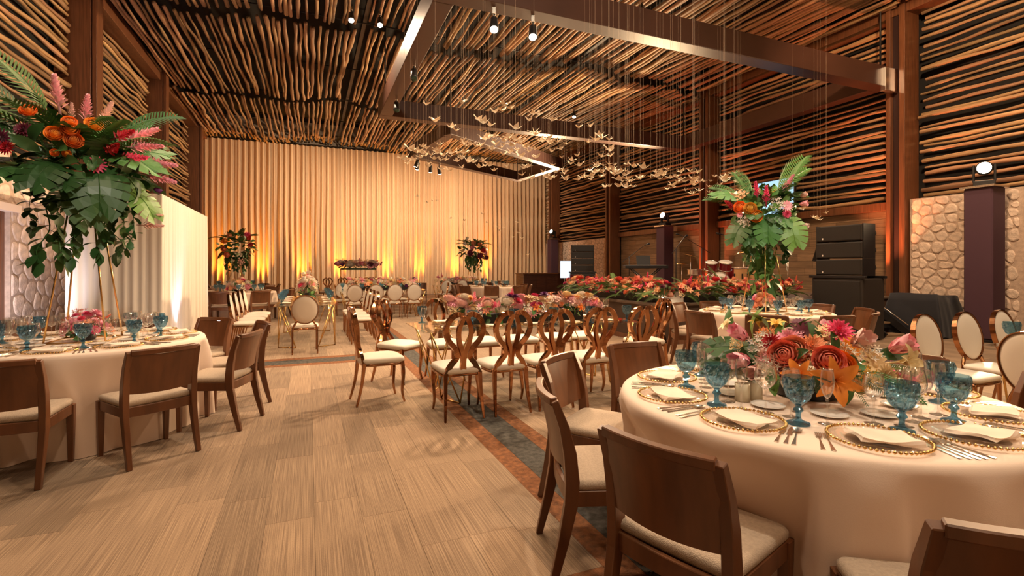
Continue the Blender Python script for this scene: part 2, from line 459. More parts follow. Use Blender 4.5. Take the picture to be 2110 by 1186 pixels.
for (x, ya, yb, za, zb, x2) in cs[300:]:
    _, vs, fs = random.choice(sticks); mb.add(vs, fs, True, stick_matrix((x, ya, za), (x2, yb, zb), uni(0.95, 1.4)))
tag(mb.build('pole', m_stick, ceiling), None, None, None, 'stuff')
for y in (13.2, 16.4, 19.5, 22.4, 25.1, 10.2, 7.1):                     # rods the poles hang from
    MB().tube([(XL + .2, y, 7.66), (XR - .2, y, 7.66)], 0.018, 6).build('hanging_rod', m_black, ceiling)
for x in (1.34, 7.58):
    MB().bx(x - .05, x + .05, 7, 26.5, 7.72, 7.86).build('track', m_black, ceiling)

# ------------------------------------------------------------------ stones, planks
def voronoi(u0, u1, v0, v1, size, seed):
    r = random.Random(seed)
    pts = []
    nu, nv = max(1, round((u1 - u0) / size)), max(1, round((v1 - v0) / (size * 0.86)))
    for j in range(-1, nv + 1):
        for i in range(-1, nu + 1):
            pts.append((u0 + (i + 0.5 + (0.5 if j % 2 else 0) + r.uniform(-.34, .34)) * (u1 - u0) / nu, v0 + (j + 0.5 + r.uniform(-.33, .33)) * (v1 - v0) / nv))
    cells = []
    for p in pts:
        if not (u0 - .0 <= p[0] <= u1 and v0 <= p[1] <= v1): continue
        poly = [(u0, v0), (u1, v0), (u1, v1), (u0, v1)]
        for o in pts:
            if o is p or abs(o[0] - p[0]) > 3 * size or abs(o[1] - p[1]) > 3 * size: continue
            nx, ny = o[0] - p[0], o[1] - p[1]; c = (o[0] ** 2 + o[1] ** 2 - p[0] ** 2 - p[1] ** 2) / 2
            new = []
            for i in range(len(poly)):
                A, B = poly[i], poly[(i + 1) % len(poly)]
                da, db = A[0] * nx + A[1] * ny - c, B[0] * nx + B[1] * ny - c
                if da <= 0: new.append(A)
                if da * db < 0:
                    t = da / (da - db); new.append((A[0] + (B[0] - A[0]) * t, A[1] + (B[1] - A[1]) * t))
            poly = new
            if len(poly) < 3: break
        if len(poly) >= 3: cells.append(poly)
    return cells
def stone_mesh(poly, gap, r):
    cx = sum(p[0] for p in poly) / len(poly); cy = sum(p[1] for p in poly) / len(poly)
    q = []
    n = len(poly)
    for i in range(n):                                   # cut the corners once
        A, B = poly[i], poly[(i + 1) % n]
        q += [(A[0] * .74 + B[0] * .26, A[1] * .74 + B[1] * .26), (A[0] * .26 + B[0] * .74, A[1] * .26 + B[1] * .74)]
    q = [(a - cx, b - cy) for a, b in q]
    rad = sum(math.hypot(a, b) for a, b in q) / len(q)
    k = max(0.5, 1 - gap / rad)
    d = r.uniform(0.012, 0.026)
    vs = []
    for s, h in ((k, 0.0), (k * 0.97, d * 0.6), (k * 0.80, d)):
        vs += [(a * s * r.uniform(.98, 1.02), b * s * r.uniform(.98, 1.02), h) for a, b in q]
    m = len(q)
    vs.append((0, 0, d * 1.1))
    fs = []
    for t in range(2):
        for i in range(m): fs.append((t * m + i, t * m + (i + 1) % m, (t + 1) * m + (i + 1) % m, (t + 1) * m + i))
    for i in range(m): fs.append((2 * m + i, 2 * m + (i + 1) % m, 3 * m))
    mb = MB(); mb.add(vs, fs, False)
    return mb.mesh('stone', m_stone), cx, cy
def stone_field(parent, X, y0, y1, z0, z1, face, size, seed, gap=0.02):
    """stones bedded on the plane X, facing +x (face=1) or -x (face=-1)"""
    r = random.Random(seed)
    for poly in voronoi(y0, y1, z0, z1, size, seed):
        me, cy, cz = stone_mesh(poly, gap, r)
        if face > 0: M = Matrix(((0, 0, 1, X), (1, 0, 0, cy), (0, 1, 0, cz), (0, 0, 0, 1)))
        else: M = Matrix(((0, 0, -1, X), (1, 0, 0, cy), (0, 1, 0, cz), (0, 0, 0, 1)))
        obj('stone', me, parent, matrix=M)
def planks(parent, X, y0, y1, z0, z1, h, length, face, m, name='plank'):
    z = z0; row = 0
    while z < z1 - 0.02:
        z2 = min(z + h, z1); y = y0 - rnd() * length
        while y < y1:
            a, b = max(y, y0), min(y + length, y1)
            if b - a > 0.05:
                t = uni(0.014, 0.022)
                MB().bx(min(X, X + face * t), max(X, X + face * t), a + .003, b - .003, z + .003, z2 - .003).build(name, m, parent)
            y += length
        z = z2

# ------------------------------------------------------------------ walls
wall_left = tag(MB().bx(XL - 0.1, XL, YB, YF, 0, 8.7).build('wall_left', m_dark), 'wall of crooked horizontal poles above pale stone, wooden columns between', None, None, 'structure')
wall_right = tag(MB().bx(XR, XR + 0.1, YB, YF, 0, 8.7).build('wall_right', m_dark), 'wall of crooked horizontal poles behind the stage', None, None, 'structure')
tag(MB().bx(XL, XR, YF, YF + .1, 0, 8.7).build('wall_back', m_plaster), 'plain wall behind the long curtain', None, None, 'structure')
tag(MB().bx(XL, XR, YB - .1, YB, 0, 8.7).build('wall_front', m_plaster), 'plain wall behind the camera side of the hall', None, None, 'structure')

def wall_poles(wall, X, bays, z0, z1, step):
    for (a, b) in bays:
        z = z0
        while z < z1:
            e0, e1 = a + uni(-.05, .10), b + uni(-.10, .05)
            obj('pole', random.choice(sticks)[0], wall, matrix=stick_matrix((X + uni(-.03, .03), e0, z + uni(-.02, .02)), (X + uni(-.03, .03), e1, z + uni(-.04, .04)), uni(0.95, 1.3)))
            z += step * uni(0.88, 1.12)
wall_poles(wall_left, -4.62, [(7.6, 12.95), (13.45, 18.45), (18.95, 24.0), (24.5, 26.0)], 3.2, 7.25, 0.150)
wall_poles(wall_right, 12.92, [(1.6, 6.95), (7.45, 12.95), (13.45, 18.75)], 3.08, 7.25, 0.150)
wall_poles(wall_right, 12.92, [(19.25, 24.5), (25.0, 26.4)], 2.92, 7.25, 0.150)

sb = MB().bx(XL, -4.42, 10.4, 18.4, 0, 3.08).build('stone_base', m_mortar, wall_left)
stone_field(sb, -4.42, 10.42, 13.0, 0.0, 3.06, 1, 0.34, 3)
stone_field(sb, -4.42, 13.4, 15.4, 0.0, 3.06, 1, 0.30, 4)
sb = MB().bx(XL, -4.42, 6.6, 10.4, 2.36, 3.30).build('stone_lintel', m_mortar, wall_left)
stone_field(sb, -4.42, 9.0, 10.4, 2.45, 3.28, 1, 0.32, 5)
MB().bx(XL, -4.36, 6.6, 10.6, 2.30, 2.42).build('door_ledge', m_cloth, wall_left)
sb = MB().bx(12.56, XR, 5.02, 6.98, 0, 2.95).build('stone_base', m_mortar, wall_right)
stone_field(sb, 12.56, 5.10, 6.97, 0.0, 2.94, -1, 0.235, 6, 0.016)
sb = MB().bx(12.62, XR, 2.6, 5.02, 2.30, 2.95).build('stone_lintel', m_mortar, wall_right)
stone_field(sb, 12.62, 3.6, 5.02, 2.32, 2.94, -1, 0.24, 7, 0.016)
sb = MB().bx(12.86, XR, 19.2, 26.6, 0, 2.82).build('stone_base', m_mortar, wall_right)
stone_field(sb, 12.86, 19.2, 24.5, 0.0, 2.80, -1, 0.28, 8, 0.017)
for (a, b) in ((7.42, 12.98), (13.42, 18.8)):
    pb = MB().bx(13.0, XR, a, b, 0, 2.78).build('plank_panel', m_web, wall_right)
    planks(pb, 13.0, a, b, 0.6, 2.78, 0.20, 1.25, -1, m_plank)
    MB().bx(12.80, XR, a, b, 2.78, 2.98).build('ledge_beam', m_column, wall_right, 0.01)
for nm, X, y0, y1, s in (('door_1', -4.55, 8.4, 10.4, 1), ('door_2', 12.75, 3.2, 5.02, -1)):
    d = tag(MB().bx(min(X, X - s * .06), max(X, X - s * .06), y0, y1, 0, 2.32).build(nm, m_web), 'dark wooden plank door set in the stone wall', None, None, 'structure')
    planks(d, X, y0 + .12, y1 - .12, 0.02, 2.2, 0.16, 3.0, s, m_door)
    for a in (y0, y1 - .11): MB().bx(min(X - s * .03, X + s * .06), max(X - s * .03, X + s * .06), a, a + .11, 0, 2.32).build('door_frame', m_column, d)
    if s < 0: MB().bx(X - .10, X - .07, 4.64, 4.68, 0.9, 2.1).build('door_handle', m_gold, d, 0.008)

# columns and long beams
def column_post(name, X, face, y0, wid, depth, kind2):
    o = thing(name, None, None, (X, y0, 0), 0, None, 'structure')
    o['label'] = 'reddish brown wooden column with a dark channel' if kind2 else 'broad brown wooden column with an edge strip'
    f = face
    def b(nm, a, c, ya, yb, m, bev=0.008): MB().bx(min(a * f, c * f), max(a * f, c * f), ya, yb, 0, 7.9).build(nm, m, o, bev)
    if kind2:
        b('flange', 0, depth, 0, 0.12, m_column); b('flange', 0, depth, wid - 0.10, wid, m_column); b('channel', -0.0, depth - 0.10, 0.12, wid - 0.10, m_web)
    else:
        b('post', 0, depth - 0.10, 0, wid, m_column); b('edge_strip', depth - 0.08, depth, 0.0, wid, m_column); b('channel', depth - .10, depth - .08, 0.03, wid - .03, m_web)
    return o
for y in (7.3, 13.0, 18.5, 24.1): column_post('wall_column', -4.85, 1, y, 0.36, 0.72, False)
for y in (1.3, 7.02, 13.0, 18.85, 24.6): column_post('wall_column', 12.96, -1, y, 0.40, 0.52, True)
tag(MB().bx(-4.75, -4.28, YB, 26.6, 7.26, 7.62).build('trim_1', m_column, None, 0.01), 'long brown beam along the top of the pole wall', None, None, 'structure')
tag(MB().bx(12.50, 12.95, YB, 26.6, 7.20, 7.52).build('trim_2', m_column, None, 0.01), 'long brown beam above the stage wall poles', None, None, 'structure')

# ------------------------------------------------------------------ hung steel frames
def frame(label, corners, z0, z1, wd):
    o = thing('ceiling_frame', label, None, (0, 0, 0), 0, None, 'structure')
    n = len(corners)
    for i in range(n):
        a, b = Vector((*corners[i], 0)), Vector((*corners[(i + 1) % n], 0))
        d = (b - a).normalized(); L_ = (b - a).length
        M = Matrix.Translation(a) @ Matrix.Rotation(math.atan2(d.y, d.x), 4, 'Z')
        e = wd / 2 if i % 2 == 0 else -wd / 2
        bm_ = MB().bx(-e, L_ + e, -wd / 2, wd / 2, z0, z1, M); bm_.build('beam', m_steel, o, 0.012)
    for c in corners: MB().tube([(*c, z1 - .01), (*c, 8.69)], 0.02, 6).build('hanger_rod', m_black, o)
    return o
fr1 = frame('large square brown steel frame hung under the pole ceiling', [(1.95, 7.45), (12.3, 7.45), (12.3, 14.0), (1.95, 14.0)], 5.55, 6.02, 0.34)
MB().bx(12.05, 12.48, 7.18, 7.30, 5.42, 5.95).build('end_bracket', m_silver, fr1, 0.01)
frame('smaller turned brown steel frame hung before the curtain', [(4.07, 15.0), (9.55, 18.3), (9.1, 21.6), (3.6, 18.5)], 5.5, 5.92, 0.32)

# ------------------------------------------------------------------ chairs (front towards +y, standing at z = 0)
def cushion(mb, wid, dep, z0, h, puff, taper=1.0, cy=0.0, square=0.32):
    """soft pad: superellipse outline, domed top"""
    rows = [(0.96, 0.0), (1.0, 0.25), (1.0, 0.62), (0.965, 0.88), (0.90, 1.0)]
    k = 40; vs = []; fs = []
    def outline(t):
        c, s = cos(t), sin(t); e = square
        x = wid / 2 * math.copysign(abs(c) ** e, c); y = dep / 2 * math.copysign(abs(s) ** e, s)
        return x * (1 + (taper - 1) * (0.5 - y / dep)), y
    for sc, hh in rows:
        for q in range(k):
            x, y = outline(2 * pi * q / k); vs.append((x * sc, cy + y * sc, z0 + h * hh))
    for sc, hh in ((0.6, 0.6), (0.3, 0.9)):
        for q in range(k):
            x, y = outline(2 * pi * q / k); vs.append((x * sc, cy + y * sc, z0 + h + puff * hh))
    vs.append((0, cy, z0 + h + puff))
    m = len(rows) + 2
    for r_ in range(m - 1):
        for q in range(k): fs.append((r_ * k + q, r_ * k + (q + 1) % k, (r_ + 1) * k + (q + 1) % k, (r_ + 1) * k + q))
    for q in range(k): fs.append(((m - 1) * k + q, (m - 1) * k + (q + 1) % k, m * k))
    fs.append(tuple(reversed(range(k))))
    mb.add(vs, fs, True)
    return mb

def make_dining_chair():
    t = thing('dining_chair', '', 'chair')
    cushion(MB(), 0.470, 0.440, 0.415, 0.046, 0.005, 0.98, cy=0.012, square=0.14).build('seat_cushion', m_seat, t)
    fr = MB()
    for x in (-0.222, 0.222): fr.bx(x - .011, x + .011, -0.2, 0.22, 0.348, 0.418)
    fr.bx(-0.222, 0.222, 0.208, 0.230, 0.348, 0.418)
    fr.bx(-0.22, 0.22, -0.19, 0.2, 0.40, 0.418)
    fr.sweep([(-0.22 + 0.044 * i, -0.205 - 0.018 * (1 - ((i - 5) / 5) ** 2), 0.383) for i in range(11)], lambda i, s: [(-.035, -.012), (.035, -.012), (.035, .012), (-.035, .012)], side=(0, 0, 1), smooth=False)
    fr.build('seat_frame', m_walnut, t, 0.003, 1)
    for s in (-1, 1):
        MB().bar([(s * 0.218, 0.212, 0.0), (s * 0.218, 0.212, 0.2), (s * 0.218, 0.212, 0.415)], lambda q: 0.030 + 0.016 * q, lambda q: 0.030 + 0.018 * q).build('leg', m_walnut, t, 0.003, 1)
        MB().bar([(s * 0.224, -0.295, 0.0), (s * 0.222, -0.245, 0.2), (s * 0.222, -0.212, 0.36), (s * 0.222, -0.206, 0.46), (s * 0.222, -0.216, 0.58), (s * 0.222, -0.242, 0.70), (s * 0.221, -0.285, 0.815)],
                 lambda q: 0.032 + 0.010 * sin(pi * min(1, q * .8)), lambda q: 0.032 + 0.030 * sin(pi * min(1, q * 1.05)) ** 1.0).build('leg', m_walnut, t, 0.003, 1)
    def back(u, z):                                   # bowed, leaning back
        x = -0.212 + 0.424 * u
        lean = 0.212 + 0.008 + max(0, z - 0.46) ** 1.6 * 0.36
        return x, -(lean + 0.032 * (1 - (2 * u - 1) ** 2)), z
    pn = MB()
    n = 12
    for sgn, off in ((1, 0.0), (-1, 0.016)):
        def f(u, v, off=off):
            x, y, z = back(u, 0.515 - 0.012 * (1 - (2 * u - 1) ** 2) + 0.282 * v); return (x, y + off - 0.008, z)
        pn.grid(f if sgn > 0 else (lambda u, v: f(1 - u, v)), n, 6)
    pn.build('back_panel', m_walnut, t)
    MB().sweep([Vector(back(i / 12, 0.808)) + Vector((0, 0, 0)) for i in range(13)], lambda i, s: [(-.021, -.017), (.021, -.017), (.017, .017), (-.017, .017)], side=(0, 0, 1), smooth=False).build('top_rail', m_walnut, t, 0.004, 1)
    return t
dining_chair = make_dining_chair()

def smooth_path(pts, n):
    """Catmull-Rom through pts"""
    P = [Vector(p) for p in pts]; out = []
    for i in range(len(P) - 1):
        p0, p1, p2, p3 = P[max(i - 1, 0)], P[i], P[i + 1], P[min(i + 2, len(P) - 1)]
        for k in range(n):
            t = k / n
            out.append(0.5 * ((2 * p1) + (p2 - p0) * t + (2 * p0 - 5 * p1 + 4 * p2 - p3) * t * t + (3 * p1 - p0 - 3 * p2 + p3) * t ** 3))
    out.append(P[-1]); return out

def make_loop_chair():
    t = thing('loop_back_chair', '', 'chair')
    cushion(MB(), 0.45, 0.45, 0.42, 0.058, 0.032, 0.86).build('seat_cushion', m_white_seat, t)
    fr = MB(); fr.tube([(0.205 * math.copysign(abs(cos(a)) ** .4, cos(a)) * (1 + .07 * sin(a)), 0.205 * math.copysign(abs(sin(a)) ** .4, sin(a)), 0.41) for a in [2 * pi * q / 32 for q in range(32)]], 0.014, 6, closed=True)
    fr.build('seat_frame', m_rose, t)
    for s in (-1, 1):
        MB().bar(smooth_path([(s * 0.185, 0.215, 0.0), (s * 0.178, 0.190, 0.12), (s * 0.192, 0.200, 0.30), (s * 0.190, 0.185, 0.43)], 4), lambda q: 0.018 + 0.026 * q, lambda q: 0.018 + 0.022 * q).build('leg', m_rose, t, 0.003, 1)
        MB().bar(smooth_path([(s * 0.185, -0.275, 0.0), (s * 0.172, -0.225, 0.20), (s * 0.165, -0.195, 0.43)], 4), lambda q: 0.020 + 0.022 * q, lambda q: 0.020 + 0.018 * q).build('leg', m_rose, t, 0.003, 1)
        def lean(z): return -0.195 - max(0, z - 0.42) * 0.18
        pts = [(0.165, 0.41), (0.120, 0.50), (0.066, 0.575), (0.085, 0.655), (0.148, 0.735), (0.178, 0.82), (0.165, 0.895), (0.120, 0.955), (0.066, 0.978), (0.018, 0.962)]
        MB().sweep(smooth_path([(s * x, lean(z), z) for x, z in pts], 5), lambda i, q: [(-.017, -.024), (.017, -.024), (.017, .024), (-.017, .024)], side=(0.25 * s, 1, 0), smooth=False).build('outer_loop', m_rose, t, 0.002, 1)
        pts = [(0.020, 0.966), (0.026, 0.93), (0.052, 0.86), (0.058, 0.79), (0.044, 0.70), (0.016, 0.62), (0.006, 0.54), (0.012, 0.425)]
        MB().sweep(smooth_path([(s * x, lean(z) - .004, z) for x, z in pts], 5), lambda i, q: [(-.015, -.022), (.015, -.022), (.015, .022), (-.015, .022)], side=(0.25 * s, 1, 0), smooth=False).build('inner_loop', m_rose, t, 0.002, 1)
    return t
loop_chair = make_loop_chair()

def make_oval_chair():
    t = thing('oval_back_chair', '', 'chair')
    cushion(MB(), 0.45, 0.45, 0.42, 0.045, 0.022, 0.92).build('seat_cushion', m_white_seat, t)
    MB().tube([(0.215 * math.copysign(abs(cos(a)) ** .4, cos(a)) * (1 + .04 * sin(a)), 0.215 * math.copysign(abs(sin(a)) ** .4, sin(a)), 0.405) for a in [2 * pi * q / 32 for q in range(32)]], 0.015, 6, closed=True).build('seat_frame', m_rose, t)
    M = Matrix.Translation((0, -0.255, 0.725)) @ Matrix.Rotation(R(10), 4, 'X')
    a_, b_ = 0.205, 0.235
    pad = MB(); k = 40
    prof = [(0.0, -0.030), (0.55, -0.028), (0.86, -0.022), (1.0, -0.006), (1.0, 0.006), (0.86, 0.022), (0.55, 0.028), (0.0, 0.030)]
    vs = []; fs = []
    for sc, y in prof:
        for q in range(k): vs.append((a_ * max(sc, .001) * cos(2 * pi * q / k), y, b_ * max(sc, .001) * sin(2 * pi * q / k)))
    for r_ in range(len(prof) - 1):
        for q in range(k): fs.append((r_ * k + q, r_ * k + (q + 1) % k, (r_ + 1) * k + (q + 1) % k, (r_ + 1) * k + q))
    pad.add(vs, fs, True, M); pad.build('oval_back_pad', m_white_seat, t)
    MB().sweep([M @ Vector(((a_ + .003) * cos(2 * pi * q / 44), 0, (b_ + .003) * sin(2 * pi * q / 44))) for q in range(44)], lambda i, s: [(-.022, -.003), (.022, -.003), (.022, .003), (-.022, .003)], closed=True, side=(M.to_3x3() @ Vector((0, 1, 0))), smooth=False).build('back_rim', m_rose, t)
    for s in (-1, 1):
        MB().tube(smooth_path([(s * 0.115, -0.222, 0.545), (s * 0.155, -0.215, 0.48), (s * 0.185, -0.205, 0.40), (s * 0.188, -0.235, 0.2), (s * 0.190, -0.275, 0.0)], 4), lambda q: 0.019 - 0.007 * q, 8).build('leg', m_rose, t)
        MB().tube(smooth_path([(s * 0.190, 0.190, 0.415), (s * 0.192, 0.196, 0.25), (s * 0.186, 0.200, 0.0)], 4), lambda q: 0.020 - 0.009 * q, 8).build('leg', m_rose, t)
    return t
oval_chair = make_oval_chair()

# ------------------------------------------------------------------ tables
TZ = 0.762
def round_table(loc, rad, label, seed, spec=(), folds=13):
    t = thing('round_table', label, 'table', (loc[0], loc[1], 0))
    r = random.Random(seed); ph = [r.uniform(0, 6.3) for _ in range(5)]
    MB().lathe([(0, 0.70), (rad - .03, 0.70), (rad - .03, 0.745), (0, 0.745)], 40).build('tabletop', m_plank, t)
    MB().lathe([(0, 0.0), (0.32, 0.0), (0.32, 0.03), (0.06, 0.05), (0.06, 0.70), (0, 0.70)], 20).build('pedestal', m_black, t)
    prof = [(0.001, TZ), (rad * .5, TZ), (rad - .05, TZ), (rad - .018, TZ - .003), (rad - .002, TZ - .014), (rad + .006, TZ - .035), (rad + .010, TZ - .065), (rad + .012, .64), (rad + .015, .58), (rad + .018, .53), (rad + .02, .49), (rad + .022, .46), (rad + .024, .40), (rad + .027, .30), (rad + .034, .15), (rad + .04, .05), (rad + .045, 0.004)]
    def rf(rr, z, th):
        k = max(0, (TZ - .04 - z) / TZ) ** 0.75
        out = rr + k * 0.105 * (0.85 * sin(folds * th + ph[0] + 0.7 * sin(3 * th + ph[1])) + 0.35 * sin((folds * 2 - 5) * th + ph[2]) + 0.3 * sin(5 * th + ph[3]))
        kz = min(1, max(0, (.735 - z) / .225)); kz = kz * kz * (3 - 2 * kz)
        for deg, dist in spec:                           # a seat pushed under the table presses the cloth in
            phi = (th - R(deg) + pi) % (2 * pi) - pi
            if abs(phi) > .6: continue
            lim = (dist - 0.25 - 0.236 + .002) / cos(phi); lat = abs(lim * sin(phi))
            w_ = 1 if lat < .255 else max(0, 1 - (lat - .255) / .06)
            out -= w_ * kz * max(0, out - lim)
        return out - rr
    MB().lathe(prof, 300, None, rf).build('tablecloth', m_cloth, t)
    return t
def glass_table(x0, x1, y0, y1, label, rot=0.0, cx=None):
    """glass sheet on slanting gold rods"""
    mx, my = (x0 + x1) / 2, (y0 + y1) / 2
    t = thing('glass_table', label, 'table', (mx, my, 0), rot)
    a, b = (x1 - x0) / 2, (y1 - y0) / 2
    MB().bx(-a, a, -b, b, TZ - .012, TZ).build('glass_top', m_top, t, 0.003, 1)
    lng = a > b
    for e in (-1, 1):
        for s in (-1, 1):
            mb = MB(); z1 = TZ - .012
            def pt(u, v, z): return (u * a, v * b, z) if lng else (v * a, u * b, z)
            top1, top2 = pt(e * 0.93, s * 0.85, z1), pt(e * 0.60, s * 0.80, z1)
            ft1, ft2 = pt(e * 0.80, s * 0.35, 0.008), pt(e * 0.70, s * 0.90, 0.008)
            for p, q in ((top1, ft1), (top1, ft2), (top2, ft1), (top2, ft2), (ft1, ft2)): mb.tube([p, q], 0.0085, 6)
            mb.build('wire_leg', m_gold, t)
    return t

# ------------------------------------------------------------------ tableware
def make_charger():
    t = thing('charger_plate', '', 'plate')
    MB().lathe([(0, 0.004), (0.105, 0.004), (0.125, 0.010), (0.158, 0.013), (0.158, 0.016), (0.123, 0.014), (0.103, 0.008), (0, 0.008)], 40).build('glass_plate', m_charger, t)
    mb = MB(); n = 60
    for q in range(n):
        th = 2 * pi * q / n; c = Vector((0.160 * cos(th), 0.160 * sin(th), 0.0145)); r_ = 0.0078
        vs = [c + Vector((0, 0, r_)), c - Vector((0, 0, r_))] + [c + Vector((r_ * cos(k * pi / 3), r_ * sin(k * pi / 3), 0)) for k in range(6)]
        fs = [(0, 2 + k, 2 + (k + 1) % 6) for k in range(6)] + [(1, 2 + (k + 1) % 6, 2 + k) for k in range(6)]
        mb.add(vs, fs, True)
    mb.build('beaded_rim', m_gold, t)
    MB().lathe([(0, 0.0), (0.10, 0.0), (0.10, 0.004), (0, 0.004)], 24).build('foot', m_charger, t)
    return t
charger = make_charger()
def make_napkin():
    mb = MB()
    def layer(z, w_, d, sh, seed):
        def f(u, v):
            x, y = (u - .5) * w_, (v - .5) * d
            return (x + sh + .004 * sin(7 * v + seed), y + .006 * sin(5 * u + seed), z + .004 * sin(6 * u + 4 * v + seed) * (0.3 + u) + .010 * max(0, 1 - u * 6) * (0.5 + .5 * sin(5 * v)))
        mb.grid(f, 10, 6); return f
    fs = [layer(0.004, .200, .150, 0, 0), layer(0.010, .195, .146, .002, 1.1), layer(0.016, .190, .143, .004, 2.3)]
    # folded edges between the layers
    for f0, f1 in ((fs[0], fs[1]), (fs[1], fs[2])):
        for ed in (lambda s: (s, 0), lambda s: (1, s), lambda s: (1 - s, 1), lambda s: (0, 1 - s)):
            mb.grid(lambda u, v, ed=ed: tuple(Vector(f0(*ed(u))).lerp(Vector(f1(*ed(u))), v)), 8, 1)
    t = mb.build('napkin', m_napkin); t['category'] = 'napkin'
    return t
napkin = make_napkin()
def make_goblet():
    t = thing('goblet', '', 'goblet')
    prof = []
    for i in range(15):
        s = i / 14; z = 0.066 + 0.096 * s
        prof.append((0.012 + 0.034 * sin(min(1, s * 1.25) * pi / 2) ** 0.75 - 0.001 * s, z))
    prof += [(0.0445, 0.1625), (0.0415, 0.158), (0.040, 0.13), (0.036, 0.10), (0.024, 0.080), (0, 0.076)]
    def rf(r_, z, th):
        if r_ < 0.02 or z > 0.158 or z < 0.07: return 0
        return 0.0055 * (abs(sin(5 * th + (z - .066) * 62)) + abs(sin(5 * th - (z - .066) * 62)) - 1.0)
    MB().lathe(prof, 40, None, rf, smooth=False).build('bowl', m_blue, t)
    MB().lathe([(0, 0.066), (0.012, 0.066), (0.009, 0.060), (0.015, 0.052), (0.016, 0.047), (0.009, 0.040), (0.008, 0.030), (0.010, 0.018), (0.022, 0.010), (0.036, 0.006), (0.037, 0.002), (0.035, 0.0), (0, 0.0)][::-1], 24, None, None, smooth=False).build('stem', m_bluestem, t)
    return t
goblet = make_goblet()
def make_stemware(name, h, bowl_h, rmax, rlip, at):
    t = thing(name, '', 'glass')
    z0 = h - bowl_h; pr = [(0, z0)]
    n = 12
    for i in range(1, n + 1):
        s = i / n
        if s < at: r_ = rmax * sin(s / at * pi / 2) ** 0.7
        else: r_ = rmax + (rlip - rmax) * ((s - at) / (1 - at)) ** 1.6
        pr.append((r_, z0 + bowl_h * s))
    inner = [(max(0, r_ - 0.0012), z + .0006) for r_, z in pr[::-1]]
    inner[-1] = (0, z0 + 0.002)
    MB().lathe(pr + inner, 24).build('bowl', m_clear, t)
    MB().lathe([(0, 0), (0.034, 0), (0.034, 0.0016), (0.010, 0.005), (0.0042, 0.014), (0.0036, z0 * .6), (0.0042, z0 - .008), (0.008, z0 + .002), (0, z0 + .003)], 20).build('stem', m_clear, t)
    return t
wine_glass = make_stemware('wine_glass', 0.205, 0.105, 0.040, 0.031, 0.42)
flute = make_stemware('champagne_flute', 0.225, 0.125, 0.026, 0.022, 0.55)
big_glass = make_stemware('red_wine_glass', 0.222, 0.118, 0.046, 0.034, 0.45)
def outline_thing(name, cat, left, th, m, extra=None):
    poly = left + [(-x_, y) for x_, y in reversed(left)]
    mb = MB()
    n = len(left)
    vs = [(x_, y, 0) for x_, y in left] + [(-x_, y, 0) for x_, y in left] + [(x_ * .8, y, th) for x_, y in left] + [(-x_ * .8, y, th) for x_, y in left]
    fs = []
    for i in range(n - 1):
        fs += [(i, i + 1, n + i + 1, n + i), (2 * n + i, 3 * n + i, 3 * n + i + 1, 2 * n + i + 1), (i, 2 * n + i, 2 * n + i + 1, i + 1), (n + i, n + i + 1, 3 * n + i + 1, 3 * n + i)]
    fs += [(0, n, 3 * n, 2 * n), (n - 1, 3 * n - 1, 4 * n - 1, 2 * n - 1)]
    mb.add(vs, fs, False)
    if extra: extra(mb)
    o = mb.build(name, m); o['category'] = cat
    return o
handle = [(-.003, -.105), (-.0085, -.101), (-.0075, -.08), (-.0045, -.03), (-.0035, 0.0)]
def tines(mb):
    for k in range(4):
        x_ = -.009 + .006 * k; mb.bar([(x_, .045, .003), (x_, .075, .005), (x_, .098, .002)], 0.0032, 0.0022)
fork = outline_thing('fork', 'fork', handle + [(-.004, .02), (-.011, .034), (-.0115, .048)], .0035, m_silver, tines)
knife = outline_thing('knife', 'knife', handle + [(-.0055, .005), (-.010, .012), (-.0105, .07), (-.008, .10), (-.002, .118)], .0032, m_silver)
def bowl_(mb):
    mb.grid(lambda u, v: (0.019 * v * cos(2 * pi * u), 0.075 + 0.031 * v * sin(2 * pi * u), 0.0015 + 0.007 * v * v), 20, 4, True, None, True)
spoon = outline_thing('spoon', 'spoon', handle + [(-.0035, .048)], .0032, m_silver, bowl_)
def make_bread_plate():
    mb = MB(); mb.lathe([(0, 0.0), (0.05, 0.0), (0.062, 0.006), (0.082, 0.012), (0.082, 0.014), (0.060, 0.0095), (0.048, 0.005), (0, 0.005)], 32)
    o = mb.build('bread_plate', m_china); o['category'] = 'plate'; return o
bread_plate = make_bread_plate()
def make_shaker():
    t = thing('salt_shaker', '', 'shaker')
    MB().lathe([(0, 0), (.016, 0), (.018, .004), (.014, .02), (.012, .042), (0, .042)], 12, None, None, False).build('glass_body', m_clear, t)
    MB().lathe([(.0125, .042), (.013, .05), (.008, .058), (0, .060)], 12).build('cap', m_silver, t)
    return t
shaker = make_shaker()
def make_votive():
    t = thing('votive_candle', '', 'candle')
    MB().lathe([(0, 0), (.031, 0), (.034, .004), (.034, .085), (.031, .085), (.030, .06), (0, .06)], 24).build('cup', mat('votive_cup', (.62, .55, .40), .4), t)
    MB().lathe([(0, .06), (.029, .06), (.029, .063), (0, .064)], 20).build('wax', m_china, t)
    return t
votive = make_votive()

